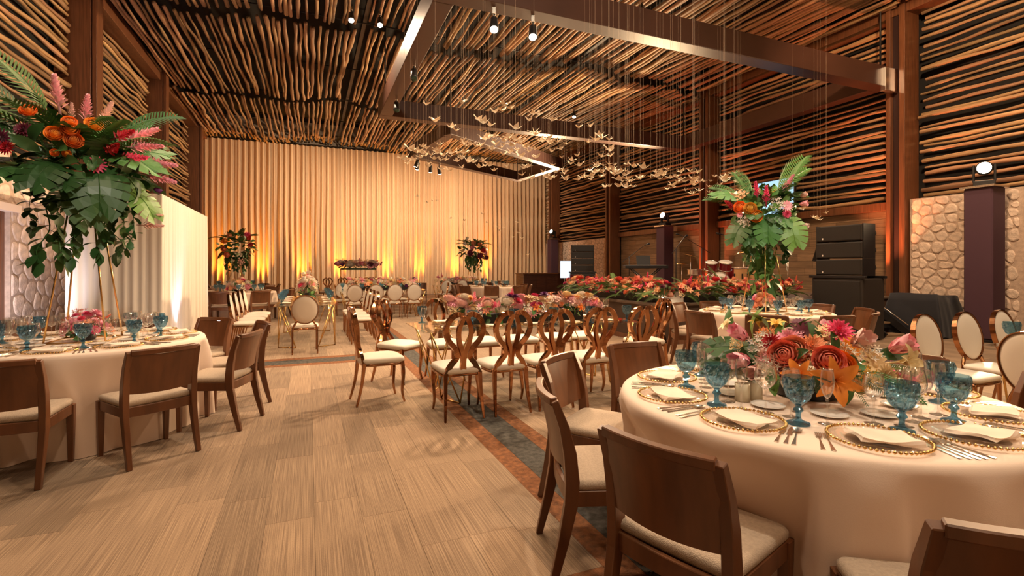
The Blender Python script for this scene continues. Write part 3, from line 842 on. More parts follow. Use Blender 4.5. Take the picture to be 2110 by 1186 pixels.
ORD = 'first second third fourth fifth sixth seventh eighth ninth tenth eleventh twelfth'.split()
def clockwise(angles, start):
    """rank of each seat counted clockwise (seen from above) from the one at start"""
    key = sorted(range(len(angles)), key=lambda i: (start - angles[i]) % 360)
    return {i: ORD[k] for k, i in enumerate(key)}
def lay(cx, cy, ang, rad, tname, who, full=True, z=TZ, keys='', deep=True):
    """one place setting; ang = direction from the table centre to the seat, who = which seat it belongs to"""
    ux, uy = cos(ang), sin(ang)                       # outward
    vx, vy = -uy, ux                                  # to the guest's right
    rz = ang + pi / 2                                 # local +y points to the table centre
    def pos(side, inn, dz=0): return (cx + ux * (rad - inn) + vx * side, cy + uy * (rad - inn) + vy * side, z + dz)
    g = ' at the ' + tname + ', ' + who
    gg = ' at the ' + tname
    j = lambda a: uni(-a, a)
    k = 1.0 if deep else 0.86                         # narrow tables leave less room
    place(charger, pos(j(.008), .215 if deep else .178), rz + j(.3), 'gold-beaded glass charger' + g, 'charger plates' + gg, scale=k)
    place(napkin, pos(.01 + j(.008), .205 if deep else .172, .0135), rz + j(.22), 'folded blush napkin' + g, 'napkins' + gg, scale=k)
    gx, gi = (.160 + j(.004), .362 + j(.004)) if deep else (.24, .112)
    place(goblet, pos(gx, gi), j(3), 'blue cut-glass goblet' + g, 'blue goblets' + gg, scale=1.2)
    if not deep:
        if 'w' in keys: place(wine_glass, pos(-.24, .240), 0, 'clear wine glass' + g, 'wine glasses' + gg, scale=1.1)
        return
    if 'w' in keys: place(wine_glass, pos(.100 + j(.004), .448), 0, 'clear wine glass' + g, 'wine glasses' + gg)
    if 'b' in keys: place(big_glass, pos(.008 + j(.003), .424), 0, 'clear wide red wine glass' + g, 'red wine glasses' + gg)
    if 'f' in keys: place(flute, pos(-.088 + j(.004), .404), 0, 'clear champagne flute' + g, 'champagne flutes' + gg)
    if full:
        rc = rad - .155                                # each piece lies along its own radius, tips under the charger's rim
        for o, s, nm in ((fork, -.172, 'inner fork'), (fork, -.200, 'outer fork'), (knife, .169, 'inner knife'), (knife, .196, 'outer knife'), (spoon, .219, 'soup spoon')):
            a2 = ang + s / rc; q = rc + j(.006)
            place(o, (cx + q * cos(a2), cy + q * sin(a2), z + .0005), a2 + pi / 2 + j(.01), 'silver ' + nm + g, nm.split()[-1] + 's' + gg)
        place(bread_plate, pos(-.03 + j(.004), .532, .0005), 0, 'small white bread plate' + g, 'bread plates' + gg, scale=.88)

# ------------------------------------------------------------------ flowers and leaves (unit size, growing along +z)
def petal(mb, L_, W, a0, curl, rows=4, cup=0.25, M=None, wf=None, base=0.0):
    vs = []; x = base; z = 0.0
    for j in range(rows + 1):
        s = j / rows; a = a0 + curl * s
        wd = W * (wf(s) if wf else sin(pi * (0.12 + 0.80 * s)) ** 0.8)
        nx, nz = -cos(a), sin(a)                       # towards the axis
        for c in (-1, 0, 1):
            lift = cup * wd * (abs(c) * 0.5)
            vs.append((x + nx * lift, c * wd / 2, z + nz * lift))
        x += sin(a) * L_ / rows; z += cos(a) * L_ / rows
    fs = []
    for j in range(rows):
        for c in (0, 1): fs.append((j * 3 + c, j * 3 + c + 1, (j + 1) * 3 + c + 1, (j + 1) * 3 + c))
    mb.add(vs, fs, True, M)
RZ = lambda a: Matrix.Rotation(a, 4, 'Z')
def rose_mesh():
    """nested rings of cupped petals, each a patch of a sphere with a rolled tip"""
    mb = MB()
    for ring, (n, rho, top, lift, flare) in enumerate(((3, .26, 18, .34, 0), (4, .42, 30, .26, .02), (5, .60, 42, .18, .05), (6, .78, 54, .09, .10), (7, .96, 66, .0, .18), (7, 1.06, 82, -.06, .26))):
        for k in range(n):
            a0 = 2 * pi * (k + .37 * ring) / n; half = pi / n * 1.28
            def f(u, v, a0=a0, half=half, rho=rho, top=top, lift=lift, flare=flare):
                c = 2 * u - 1; az = a0 + c * half
                th = R(168 - (168 - top - 16 * c * c) * v)
                rr = rho * (1 + flare * v ** 3 + .035 * c) 
                return (rr * sin(th) * cos(az), rr * sin(th) * sin(az), rr * cos(th) * .82 + lift + .25)
            mb.grid(f, 4, 4)
    mb.v = [(x * .70, y * .70, z * .70) for x, y, z in mb.v]
    return mb.mesh('rose', F['orange'])
def lily_mesh():
    mb = MB()
    for k in range(6): petal(mb, 1.25, 0.52 if k % 2 else 0.40, R(14), R(105), 6, 0.35, RZ(k * pi / 3), lambda s: sin(pi * (0.10 + 0.88 * s)) ** 0.8)
    for k in range(5): mb.tube([(0.02, 0, 0.1), (0.10, 0, .5), (0.24, 0, .82)], .014, 4, M=RZ(k * 1.257))
    mb.tube([(0, 0, -.7), (0, 0, 0.15)], 0.06, 5)
    return mb.mesh('lily', F['orange'])
def dahlia_mesh():
    mb = MB()
    for ring, (n, a0, l_, cz) in enumerate(((16, 84, .95, 0), (14, 62, .82, .06), (12, 40, .62, .12), (8, 18, .40, .18))):
        for k in range(n): petal(mb, l_, 0.27, R(a0), R(-14), 2, 0.5, RZ(2 * pi * (k + .5 * ring) / n) @ Matrix.Translation((0.04, 0, cz)))
    return mb.mesh('dahlia', F['wine'])
def gerbera_mesh():
    mb = MB()
    for ring, (n, a0, l_) in enumerate(((14, 80, 1.0), (12, 70, .82))):
        for k in range(n): petal(mb, l_, 0.30, R(a0), R(8), 2, 0.2, RZ(2 * pi * (k + .5 * ring) / n) @ Matrix.Translation((0.08, 0, .04 * ring)))
    mb.lathe([(.24, .02), (.22, .12), (.1, .18), (0, .18)], 10)
    return mb.mesh('gerbera', F['pink'])
def plume_mesh():
    mb = MB()
    for k in range(46):
        s = k / 46; r_ = 0.26 * (1 - s) ** 0.7 + 0.03
        petal(mb, 0.42 - .2 * s, 0.22, R(30 + 22 * (1 - s)), R(-10), 2, 0.5, RZ(k * 2.4) @ Matrix.Translation((r_ * .45, 0, 1.5 * s)))
    mb.tube([(0, 0, -.5), (0, 0, 1.4)], 0.06, 5)
    return mb.mesh('plume', F['pink'])
def tulip_mesh():
    mb = MB()
    for k in range(6): petal(mb, 1.15, 0.70, R(38), R(-52 if k % 2 else -40), 4, 0.7, RZ(k * pi / 3))
    return mb.mesh('tulip', F['pink'])
def filler_mesh():
    mb = MB()
    for k in range(13):
        th, r_ = k * 2.4, 0.85 * sqrt(k / 13); z = 0.55 - 0.4 * r_ * r_ + .1 * sin(k * 5)
        for q in range(5): petal(mb, 0.26, 0.20, R(62), R(20), 1, 0.2, Matrix.Translation((r_ * cos(th), r_ * sin(th), z)) @ RZ(q * 1.257))
        mb.tube([(0, 0, -.2), (r_ * cos(th), r_ * sin(th), z)], .018, 3)
    return mb.mesh('filler_blossom', F['white'])
def leaf_mesh():
    mb = MB()
    petal(mb, 1.0, 0.46, R(35), R(45), 5, 0.35, None, lambda s: max(.02, sin(pi * (0.03 + 0.95 * s)) ** 0.85))
    mb.tube([(-.12, 0, -.25), (0, 0, 0)], .02, 4)
    return mb.mesh('leaf', m_leaf)
def monstera_mesh():
    """heart outline, deep cuts between the lobes; lies along +x, face up"""
    mb = MB(); n = 6
    def mid(s): return Vector((s, 0, 0.10 * sin(pi * s) - 0.22 * s * s))
    for sd in (-1, 1):
        for k in range(n):
            s0, s1 = k / n, (k + 1) / n
            a, b = mid(s0), mid(s1)
            def o(p, t, sh):
                s = p.x; wdt = 0.60 * sin(pi * min(1, 0.20 + 0.74 * s)) ** 0.7
                return p + Vector(((-0.20 + 0.55 * s) * t + sh, sd * wdt * t, -0.16 * t * t * wdt))
            g = 0.021
            a1, b1 = o(a, .36, 0), o(b, .36, 0)
            a2, b2 = o(a, .72, g), o(b, .72, -g)
            a3, b3 = o(a, .97, g * 2.0), o(b, 1.0, -g * 1.7)
            fs = [(0, 1, 3, 2), (2, 3, 5, 4), (4, 5, 7, 6)]
            if sd < 0: fs = [tuple(reversed(f)) for f in fs]
            mb.add([a, b, a1, b1, a2, b2, a3, b3], fs, False)
        p = mid(0)                                        # rounded heart lobes behind the stalk
        mb.add([p, p + Vector((-.16, sd * .16, -.02)), p + Vector((-.17, sd * .30, -.06)), p + Vector((-.06, sd * .42, -.10)), p + Vector((-.10, sd * .235, -.02))], [(0, 1, 2, 3, 4) if sd > 0 else (4, 3, 2, 1, 0)], False)
    tip = mid(1.0)
    mb.add([tip + Vector((0, .07, -.01)), tip + Vector((.14, 0, -.08)), tip + Vector((0, -.07, -.01))], [(0, 1, 2)], False)
    mb.tube([(-.5, 0, -.2), (-.2, 0, .0), (0, 0, .012)], .014, 5)
    mb.tube([mid(i / 8) + Vector((0, 0, .006)) for i in range(9)], .010, 4)
    return mb.mesh('monstera_leaf', m_deep)
def frond_mesh(n=20, spread=0.34, droop=0.55, wd=0.030):
    """palm frond along +x, arching"""
    mb = MB()
    def mid(s): return Vector((s, 0, 0.45 * s - droop * s * s))
    mb.tube([mid(i / 10) for i in range(11)], lambda s: .012 * (1 - .8 * s) + .002, 4)
    for k in range(n):
        s = 0.14 + 0.86 * k / n; p = mid(s); l_ = spread * sin(pi * (0.18 + 0.74 * k / n)) ** 0.7
        for sd in (-1, 1):
            d = Vector((0.62, sd * 0.85, 0.12)).normalized(); e = p + d * l_ + Vector((0, 0, -.30 * l_)); m_ = p + d * l_ * .5 + Vector((0, 0, .02 * l_))
            wv = Vector((wd, 0, 0))
            mb.add([p - wv * .4, p + wv * .4, m_ + wv * .6, m_ - wv * .6, e], [(0, 1, 2, 3), (3, 2, 4)] if sd > 0 else [(3, 2, 1, 0), (4, 2, 3)], False)
    return mb.mesh('palm_frond', m_leaf)
def vine_mesh(seed, n=10):
    """trailing stem hanging down -z, with leaves"""
    r = random.Random(seed); mb = MB()
    path = [(0, 0, 0), (.12, 0, .04), (.20, .02, -.12), (.22 + r.uniform(-.05, .05), r.uniform(-.08, .08), -.45), (.22 + r.uniform(-.1, .1), r.uniform(-.1, .1), -.75), (.20 + r.uniform(-.1, .1), r.uniform(-.1, .1), -1.0)]
    pts = smooth_path(path, 5); mb.tube(pts, .008, 4)
    for k in range(n * 2):
        s = 0.12 + 0.88 * k / (n * 2); p = pts[min(len(pts) - 1, int(s * (len(pts) - 1)))]
        M = Matrix.Translation(p) @ Matrix.Rotation(r.uniform(0, 6.28), 4, 'Z') @ Matrix.Rotation(R(r.uniform(10, 130)), 4, 'Y')
        petal(mb, r.uniform(.20, .28), r.uniform(.14, .19), R(50), R(35), 3, 0.15, M, lambda s: max(.05, sin(pi * (0.05 + 0.93 * s)) ** 0.9))
    return mb.mesh('trailing_vine', m_deep)
ROSE, LILY, DAHLIA, GERBERA, PLUME, TULIP, FILLER = rose_mesh(), lily_mesh(), dahlia_mesh(), gerbera_mesh(), plume_mesh(), tulip_mesh(), filler_mesh()
LEAF, MONSTERA, FROND, FERN = leaf_mesh(), monstera_mesh(), frond_mesh(), frond_mesh(26, 0.17, 0.75, 0.022)
VINES = [vine_mesh(k) for k in (1, 2, 3)]

def aim(pos, d, size, spin=None, axis=(0, 0, 1)):
    q = Vector(axis).rotation_difference(Vector(d).normalized()).to_matrix().to_4x4()
    return Matrix.Translation(pos) @ q @ Matrix.Rotation(uni(0, 6.28) if spin is None else spin, 4, axis) @ Matrix.Scale(size, 4)
def bloom(parent, me, m, pos, d, size, spin=None):
    return obj(me.name.split('.')[0], me, parent, matrix=aim(pos, d, size, spin), mat=m)
def flat_leaf(parent, me, m, pos, d, size, up=(0, 0, 1), tilt=0.0):
    """leaf whose length runs along d and whose face looks up"""
    x = Vector(d).normalized(); u = Vector(up); y = u.cross(x)
    if y.length < 1e-3: y = Vector((0, 1, 0))
    y.normalize(); z = x.cross(y)
    M = Matrix((x, y, z)).transposed().to_4x4()
    return obj(me.name.split('.')[0], me, parent, matrix=Matrix.Translation(pos) @ M @ Matrix.Rotation(tilt, 4, 'X') @ Matrix.Scale(size, 4), mat=m)
def dome(rx, ry, rz, lo=0.05):
    z = uni(lo, 1.0); a = uni(0, 2 * pi); r_ = sqrt(max(0, 1 - z * z))
    return Vector((r_ * cos(a) * rx, r_ * sin(a) * ry, z * rz)), Vector((r_ * cos(a), r_ * sin(a), z * 0.9 + .15))

COORDS = {}
def lift(root, zmin, inside=None):
    """raise every leaf or bloom that dips below the surface the arrangement stands on"""
    W = Matrix.Translation(root.location) @ Matrix.Rotation(root.rotation_euler.z, 4, 'Z')
    for ch in root.children:
        if ch.name.startswith(('bowl', 'trough', 'stand', 'flower_foam')): continue
        if ch.data.name not in COORDS: COORDS[ch.data.name] = [v.co.copy() for v in ch.data.vertices]
        M = W @ ch.matrix_basis; low = 0.0
        for c in COORDS[ch.data.name]:
            p = M @ c
            if p.z - zmin < low and (inside is None or inside(p)): low = p.z - zmin
        if low < 0: ch.location.z -= low
def runner(loc, rz, half, wid, h, pal, n, label, greens=26, cat='flowers', group=None, size=0.045, fern=False, z0=0.03, name='flower_runner', out=0):
    """low flower arrangement: rx = half, ry = wid"""
    t = thing(name, label, cat, loc, rz, group)
    MB().bx(-half * .82, half * .82, -wid * .35, wid * .35, 0, z0 + h * .35).build('trough', m_black, t, 0.01, 1)
    for k in range(greens):
        a = uni(0, 2 * pi); p = Vector((uni(-.95, .95) * half, sin(a) * wid * .65, z0 + uni(.1, .55) * h)); d = Vector((uni(-.4, .4), sin(a) + uni(-.2, .2), uni(-.15, .5)))
        if out and math.copysign(1, d.y) != out: d.z = uni(.45, .8)          # over the deck the fronds stand up, over the edge they droop
        if not fern and k % 3 == 0: d.z = uni(.3, .6)
        if fern: flat_leaf(t, FERN, m_fern, p, d, uni(1.5, 2.6) * wid, (0, 0, 1), uni(-.5, .5))
        elif k % 3 == 0: flat_leaf(t, FERN, random.choice((m_leaf, m_lime)), p, d, uni(.12, .18), (0, 0, 1), uni(-.5, .5))
        else: bloom(t, LEAF, random.choice((m_leaf, m_leaf, m_deep, m_lime)), p, d + Vector((0, 0, .2)), uni(.09, .15))
    for k in range(n):
        x_ = ((k + uni(.0, 1.0)) / n * 2 - 1) * half
        a = uni(-1.25, 1.25); p = Vector((x_, sin(a) * wid, z0 + cos(a) * h * uni(.75, 1.1) + .02)); d = Vector((uni(-.35, .35), sin(a) * 1.1, cos(a) + .25))
        me, cname, s = random.choice(pal)
        bloom(t, me, F[cname], p, d, size * s * uni(.85, 1.2))
    if fern: lift(t, loc[2] + .004, lambda p: p.x > 5.84 and p.y > 7.26)
    else: lift(t, loc[2] + .004)
    return t
def bouquet(loc, rx, rz_, pal, n, label, cat='flowers', greens=18, size=0.05, group=None, vase=True, hv=0.06):
    t = thing('flower_centrepiece', label, cat, loc, uni(0, 6), group)
    if vase: MB().lathe([(0, 0), (rx * .42, 0), (rx * .50, .01), (rx * .46, hv), (0, hv)], 20).build('bowl', m_black, t)
    for k in range(greens):
        a = k * 2.4; d = Vector((cos(a), sin(a), uni(-.05, .45))); p = Vector((cos(a) * rx * .55, sin(a) * rx * .55, hv * .7 + uni(0, .4) * rz_))
        if k % 3 == 0: flat_leaf(t, FERN, random.choice((m_leaf, m_lime)), p, d, rx * uni(.6, .9))
        else: bloom(t, LEAF, random.choice((m_leaf, m_deep, m_lime)), p, d, uni(.09, .15) * size / .05)
    for k in range(n):
        z = 1 - (k + .5) / n * 0.95; a = k * 2.4; r_ = sqrt(1 - z * z)
        p = Vector((cos(a) * r_ * rx, sin(a) * r_ * rx, hv + z * rz_ * uni(.85, 1.12))); d = Vector((cos(a) * r_, sin(a) * r_, z + .2))
        me, cname, s = random.choice(pal)
        bloom(t, me, F[cname], p, d, size * s * uni(.85, 1.2))
    lift(t, loc[2] + .004)
    return t

# ------------------------------------------------------------------ large round table with the lily centrepiece
RT = 0.905
def seats(cx, cy, spec, tname, mark, group, start, full=False, keys=None, proto=None):
    """chairs and place settings round a table, each named by its count clockwise from a landmark"""
    rank = clockwise([a for a, _ in spec], start)
    for i, (deg, dist) in enumerate(spec):
        a = R(deg); d = dist - 0.25
        who = rank[i] + ' clockwise from the ' + mark
        place(proto or dining_chair, (cx + d * cos(a), cy + d * sin(a), 0), a + pi / 2 + uni(-.015, .015), 'brown wooden chair at the ' + tname + ', ' + who, group)
        lay(cx, cy, a, RT, tname, who, full, keys=keys(i) if keys else '')
N1 = 'orange lily table'
c1 = (2.32, 1.76)
SP1 = [(198, 1.28), (162, 1.28), (126, 1.35), (90, 1.39), (54, 1.36), (14, 1.42), (-20, 1.38), (306, 1.36), (270, 1.38), (236, 1.41)]
round_table(c1, RT, 'large round table under a floor-length blush cloth with an orange lily centrepiece', 1, SP1)
seats(*c1, SP1, N1, 'carpet border',
      'dining chairs around the lily table', 162, True, lambda i: 'wbf' if i % 2 == 0 else 'wf')
for k, (a, r_) in enumerate(((139, .37), (211, .37), (319, .37))):
    place(shaker, (c1[0] + r_ * cos(R(a)), c1[1] + r_ * sin(R(a)), TZ), 0, 'small glass salt shaker with metal cap on the lily table', 'shakers on the lily table')
for k, (a, r_) in enumerate(((175, .315), (175, .39), (33, .33))):
    place(votive, (c1[0] + r_ * cos(R(a)), c1[1] + r_ * sin(R(a)), TZ), 0, 'beige votive candle cup beside the orange lily centrepiece', 'votive cups on the lily table')

def spec_things(t, cz, front, items, s, pc):
    """items (mesh, colour, px, py, forward, size, (right, front, up)); pixel offsets from the centre pc at s metres per pixel"""
    f = Vector((front[0], front[1], 0)).normalized(); r_ = Vector((-f.y, f.x, 0))
    for me, cname, px, py, fo, size, d in items:
        p = r_ * (px - pc[0]) * s + f * fo + Vector((0, 0, cz + (pc[1] - py) * s))
        D = r_ * d[0] + f * d[1] + Vector((0, 0, d[2]))
        if me in (MONSTERA, FROND, FERN): flat_leaf(t, me, cname, p, D, size, (f * .55 + Vector((0, 0, 1))), 0)
        else: bloom(t, me, F[cname] if isinstance(cname, str) else cname, p, D, size)
cp = thing('flower_centrepiece', 'low mixed centrepiece of orange lilies, roses and pink tulips with green leaves', 'flowers', (*c1, TZ))
MB().lathe([(0, 0), (.13, 0), (.15, .01), (.14, .10), (0, .10)], 24).build('bowl', m_black, cp)
fr = (-c1[0], -c1[1]); PC = (1670, 798)
A = [(LILY, 'orange', 1712, 768, .24, .085, (.15, 1, .15)), (LILY, 'orange', 1662, 745, .26, .062, (-.1, 1, .35)), (ROSE, 'coral', 1637, 713, .22, .058, (-.2, 1, .5)), (ROSE, 'peach', 1652, 705, .18, .060, (.1, .9, .7)),
     (ROSE, 'coral', 1705, 716, .22, .055, (.15, 1, .45)), (ROSE, 'orange', 1722, 726, .18, .055, (.4, .9, .4)), (TULIP, 'pink', 1572, 690, .14, .070, (-.7, .6, .6)), (TULIP, 'pink', 1578, 728, .20, .075, (-.7, .9, .1)), (TULIP, 'blush', 1596, 742, .22, .06, (-.5, 1, -.1)),
     (GERBERA, 'wine', 1665, 676, .08, .045, (0, .9, .8)), (DAHLIA, 'hot', 1722, 671, .05, .052, (.2, .7, .9)), (DAHLIA, 'pink', 1642, 690, .12, .050, (-.2, .7, .9)), (DAHLIA, 'red', 1614, 693, .16, .036, (-.3, .9, .6)), (DAHLIA, 'wine', 1644, 744, .24, .034, (-.1, 1, .1)),
     (GERBERA, 'wine', 1661, 660, .0, .030, (0, .4, 1)), (TULIP, 'blush', 1742, 690, .10, .072, (.6, .6, .5)), (TULIP, 'pink', 1798, 700, .04, .075, (.9, .3, .6)), (LILY, 'cream', 1812, 716, .08, .062, (.9, .6, .3)), (LILY, 'hot', 1815, 738, .10, .055, (1, .4, -.5)),
     (GERBERA, 'cream', 1772, 720, .16, .048, (.7, .8, .4)), (DAHLIA, 'peach', 1680, 698, .14, .052, (0, .8, .8)), (DAHLIA, 'cream', 1786, 735, .18, .040, (.8, .8, .1)), (LILY, 'cream', 1538, 675, .05, .042, (-.8, .3, .8)), (LILY, 'yellow', 1620, 672, .0, .040, (0, .3, 1)), (LILY, 'yellow', 1590, 668, .02, .038, (-.3, .3, 1)),
     (FILLER, 'white', 1600, 700, .14, .055, (-.3, .8, .7)), (FILLER, 'white', 1612, 738, .22, .055, (-.3, 1, .2)), (FILLER, 'cream', 1690, 745, .26, .045, (.1, 1, .2)), (FILLER, 'white', 1758, 700, .12, .055, (.4, .7, .6)), (FILLER, 'cream', 1560, 705, .12, .05, (-.7, .6, .5)),
     (FILLER, 'cream', 1700, 680, .06, .05, (.1, .5, 1)), (FILLER, 'white', 1630, 725, .22, .04, (-.2, 1, .4)), (FILLER, 'yellow', 1760, 742, .2, .045, (.5, .9, .2)), (ROSE, 'blush', 1690, 690, .0, .05, (0, 0, 1)), (ROSE, 'white', 1640, 690, -.1, .05, (-.2, -.4, 1)), (TULIP, 'pink', 1700, 690, -.15, .06, (.2, -.6, .8)), (DAHLIA, 'peach', 1600, 700, -.15, .055, (-.5, -.6, .7)), (ROSE, 'orange', 1740, 705, -.12, .055, (.6, -.6, .7)),
     (MONSTERA, m_deep, 1572, 735, .14, .16, (-1, .25, -.05)), (MONSTERA, m_deep, 1580, 722, .10, .16, (-1, .2, .30)), (MONSTERA, m_leaf, 1568, 745, .16, .14, (-.8, .6, .1)), (LEAF, m_lime, 1578, 690, .02, .12, (-.6, .3, .9)), (LEAF, m_leaf, 1548, 688, .0, .12, (-.9, .2, .7)), (LEAF, m_lime, 1605, 672, .0, .13, (-.1, .2, 1)),
     (FERN, m_leaf, 1740, 735, .16, .34, (1, .5, -.1)), (FERN, m_deep, 1735, 742, .18, .30, (.75, .9, -.1)), (FERN, m_leaf, 1750, 760, .12, .34, (1, .1, -.2)), (FERN, m_lime, 1765, 740, .05, .30, (1, .0, .2)), (FERN, m_deep, 1720, 748, .18, .26, (.5, 1, -.1)),
     (LEAF, m_deep, 1705, 770, .20, .13, (.25, 1, -.15)), (LEAF, m_leaf, 1722, 772, .20, .11, (.4, 1, -.1)), (LEAF, m_lime, 1608, 752, .18, .10, (-.5, 1, .3)), (LEAF, m_lime, 1622, 756, .18, .09, (-.3, 1, .2)), (LEAF, m_leaf, 1590, 750, .16, .1, (-.8, .8, .3)), (LEAF, m_leaf, 1680, 770, .25, .09, (0, 1, .1)), (LEAF, m_leaf, 1650, 775, .25, .09, (0, 1, -.1)), (LEAF, m_leaf, 1780, 712, .05, .11, (.9, .3, .5))]
spec_things(cp, 0.0, fr, [(a_[0], a_[1], a_[2], a_[3], a_[4], a_[5] * (1.4 if a_[0] not in (MONSTERA, FERN) else 1.15 if a_[0] == MONSTERA else .78), a_[6]) for a_ in A], 0.0026, PC)
for k in range(46):                                        # filling between the large blooms
    z = 1 - (k + .5) / 46 * .95; a = k * 2.4; r_ = sqrt(1 - z * z)
    p = Vector((cos(a) * r_ * .22, sin(a) * r_ * .22, .08 + z * .22)); d = Vector((cos(a) * r_, sin(a) * r_, z + .2))
    if k % 2: bloom(cp, LEAF, random.choice((m_leaf, m_lime, m_deep)), p, d, uni(.10, .15))
    else: bloom(cp, random.choice((FILLER, ROSE, FILLER, DAHLIA)), F[random.choice(('white', 'blush', 'cream', 'peach', 'pink'))], p, d, uni(.05, .07))

lift(cp, TZ + .035)

# ------------------------------------------------------------------ tall arrangements on gold stands
def gold_stand(t, h, b0, b1):
    for sx in (-1, 1):
        for sy in (-1, 1): MB().tube([(sx * b0, sy * b0, .007), (sx * b1, sy * b1, h)], 0.0075, 8).build('stand_rod', m_gold, t)
    for b, z in ((b0, .007), (b1, h)):
        for k in range(4):
            p = [(-1, -1), (1, -1), (1, 1), (-1, 1)]; a, c = p[k], p[(k + 1) % 4]
            MB().tube([(a[0] * b, a[1] * b, z), (c[0] * b, c[1] * b, z)], 0.0065, 6).build('stand_rail', m_gold, t)
    MB().lathe([(0, h - .01), (b1 * 1.3, h - .01), (b1 * 1.6, h + .06), (b1 * 1.2, h + .08), (0, h + .08)], 16).build('flower_foam', m_deep, t)
def tall_arrangement(loc, z, label, rz=0.0, h=1.16):
    t = thing('tall_flower_arrangement', label, 'flowers', (*loc, z), 0)
    gold_stand(t, h, 0.21, 0.085)
    return t
def leafy_ball(t, cz, rx, rz_, n, vines=8, fronds=8, leafm=None, low=-.45, frl=0.62):
    for k in range(n):
        z = 1 - (k + .5) / n * (1 - low); a = k * 2.4; r_ = sqrt(max(0.02, 1 - z * z))
        d = Vector((cos(a) * r_, sin(a) * r_, z + .1)); p = Vector((cos(a) * r_ * rx * uni(.5, .9), sin(a) * r_ * rx * uni(.5, .9), cz + z * rz_ * uni(.5, .9)))
        if k % 4 == 3: flat_leaf(t, MONSTERA, random.choice((m_deep, m_leaf, m_deep)), p, d + Vector((0, 0, -.35)), uni(.18, .27))
        else: bloom(t, LEAF, random.choice(leafm or (m_leaf, m_deep, m_deep, m_lime)), p, d, uni(.16, .26))
    for k in range(fronds):
        a = k * 2 * pi / fronds + uni(-.3, .3); d = Vector((cos(a), sin(a), uni(.1, .75)))
        flat_leaf(t, FROND, random.choice((m_leaf, m_fern, m_leaf)), Vector((cos(a) * rx * .3, sin(a) * rx * .3, cz + rz_ * .3)), d, uni(.8, 1.1) * frl)
    for k in range(vines):
        a = k * 2 * pi / vines + uni(-.3, .3)
        obj('trailing_vine', random.choice(VINES), t, matrix=T(cos(a) * rx * .35, sin(a) * rx * .35, cz - rz_ * .45, a, uni(.42, .72)), mat=random.choice((m_deep, m_leaf, m_deep)))

N2 = 'tall monstera table'
c2 = (-1.83, 5.50)
SP2 = [(54, 1.38), (19, 1.42), (-18, 1.38), (-54, 1.43), (-89, 1.42), (-125, 1.4), (162, 1.35), (126, 1.33), (90, 1.33), (198, 1.35)]
round_table(c2, RT, 'round table under a floor-length blush cloth below the tall monstera arrangement', 2, SP2)
seats(*c2, SP2, N2, 'white partition', 'dining chairs around the tall monstera table', 90, True, lambda i: 'wbf' if i % 2 else 'wb')
for a, r_ in ((-41, .37), (175, .37)):
    place(shaker, (c2[0] + r_ * cos(R(a)), c2[1] + r_ * sin(R(a)), TZ), 0, 'small glass salt shaker on the round table beside the white partition', 'shakers beside the partition')
place(votive, (c2[0] + .37 * cos(R(-4)), c2[1] + .37 * sin(R(-4)), TZ), 0, 'pale votive candle cup on the round table beside the white partition')
t2 = tall_arrangement(c2, TZ, 'tall arrangement of monstera leaves, orange roses and pink plumes on gold rods')
leafy_ball(t2, 1.48, .46, .42, 110, 0, 7, (m_leaf, m_deep, m_deep, m_deep))
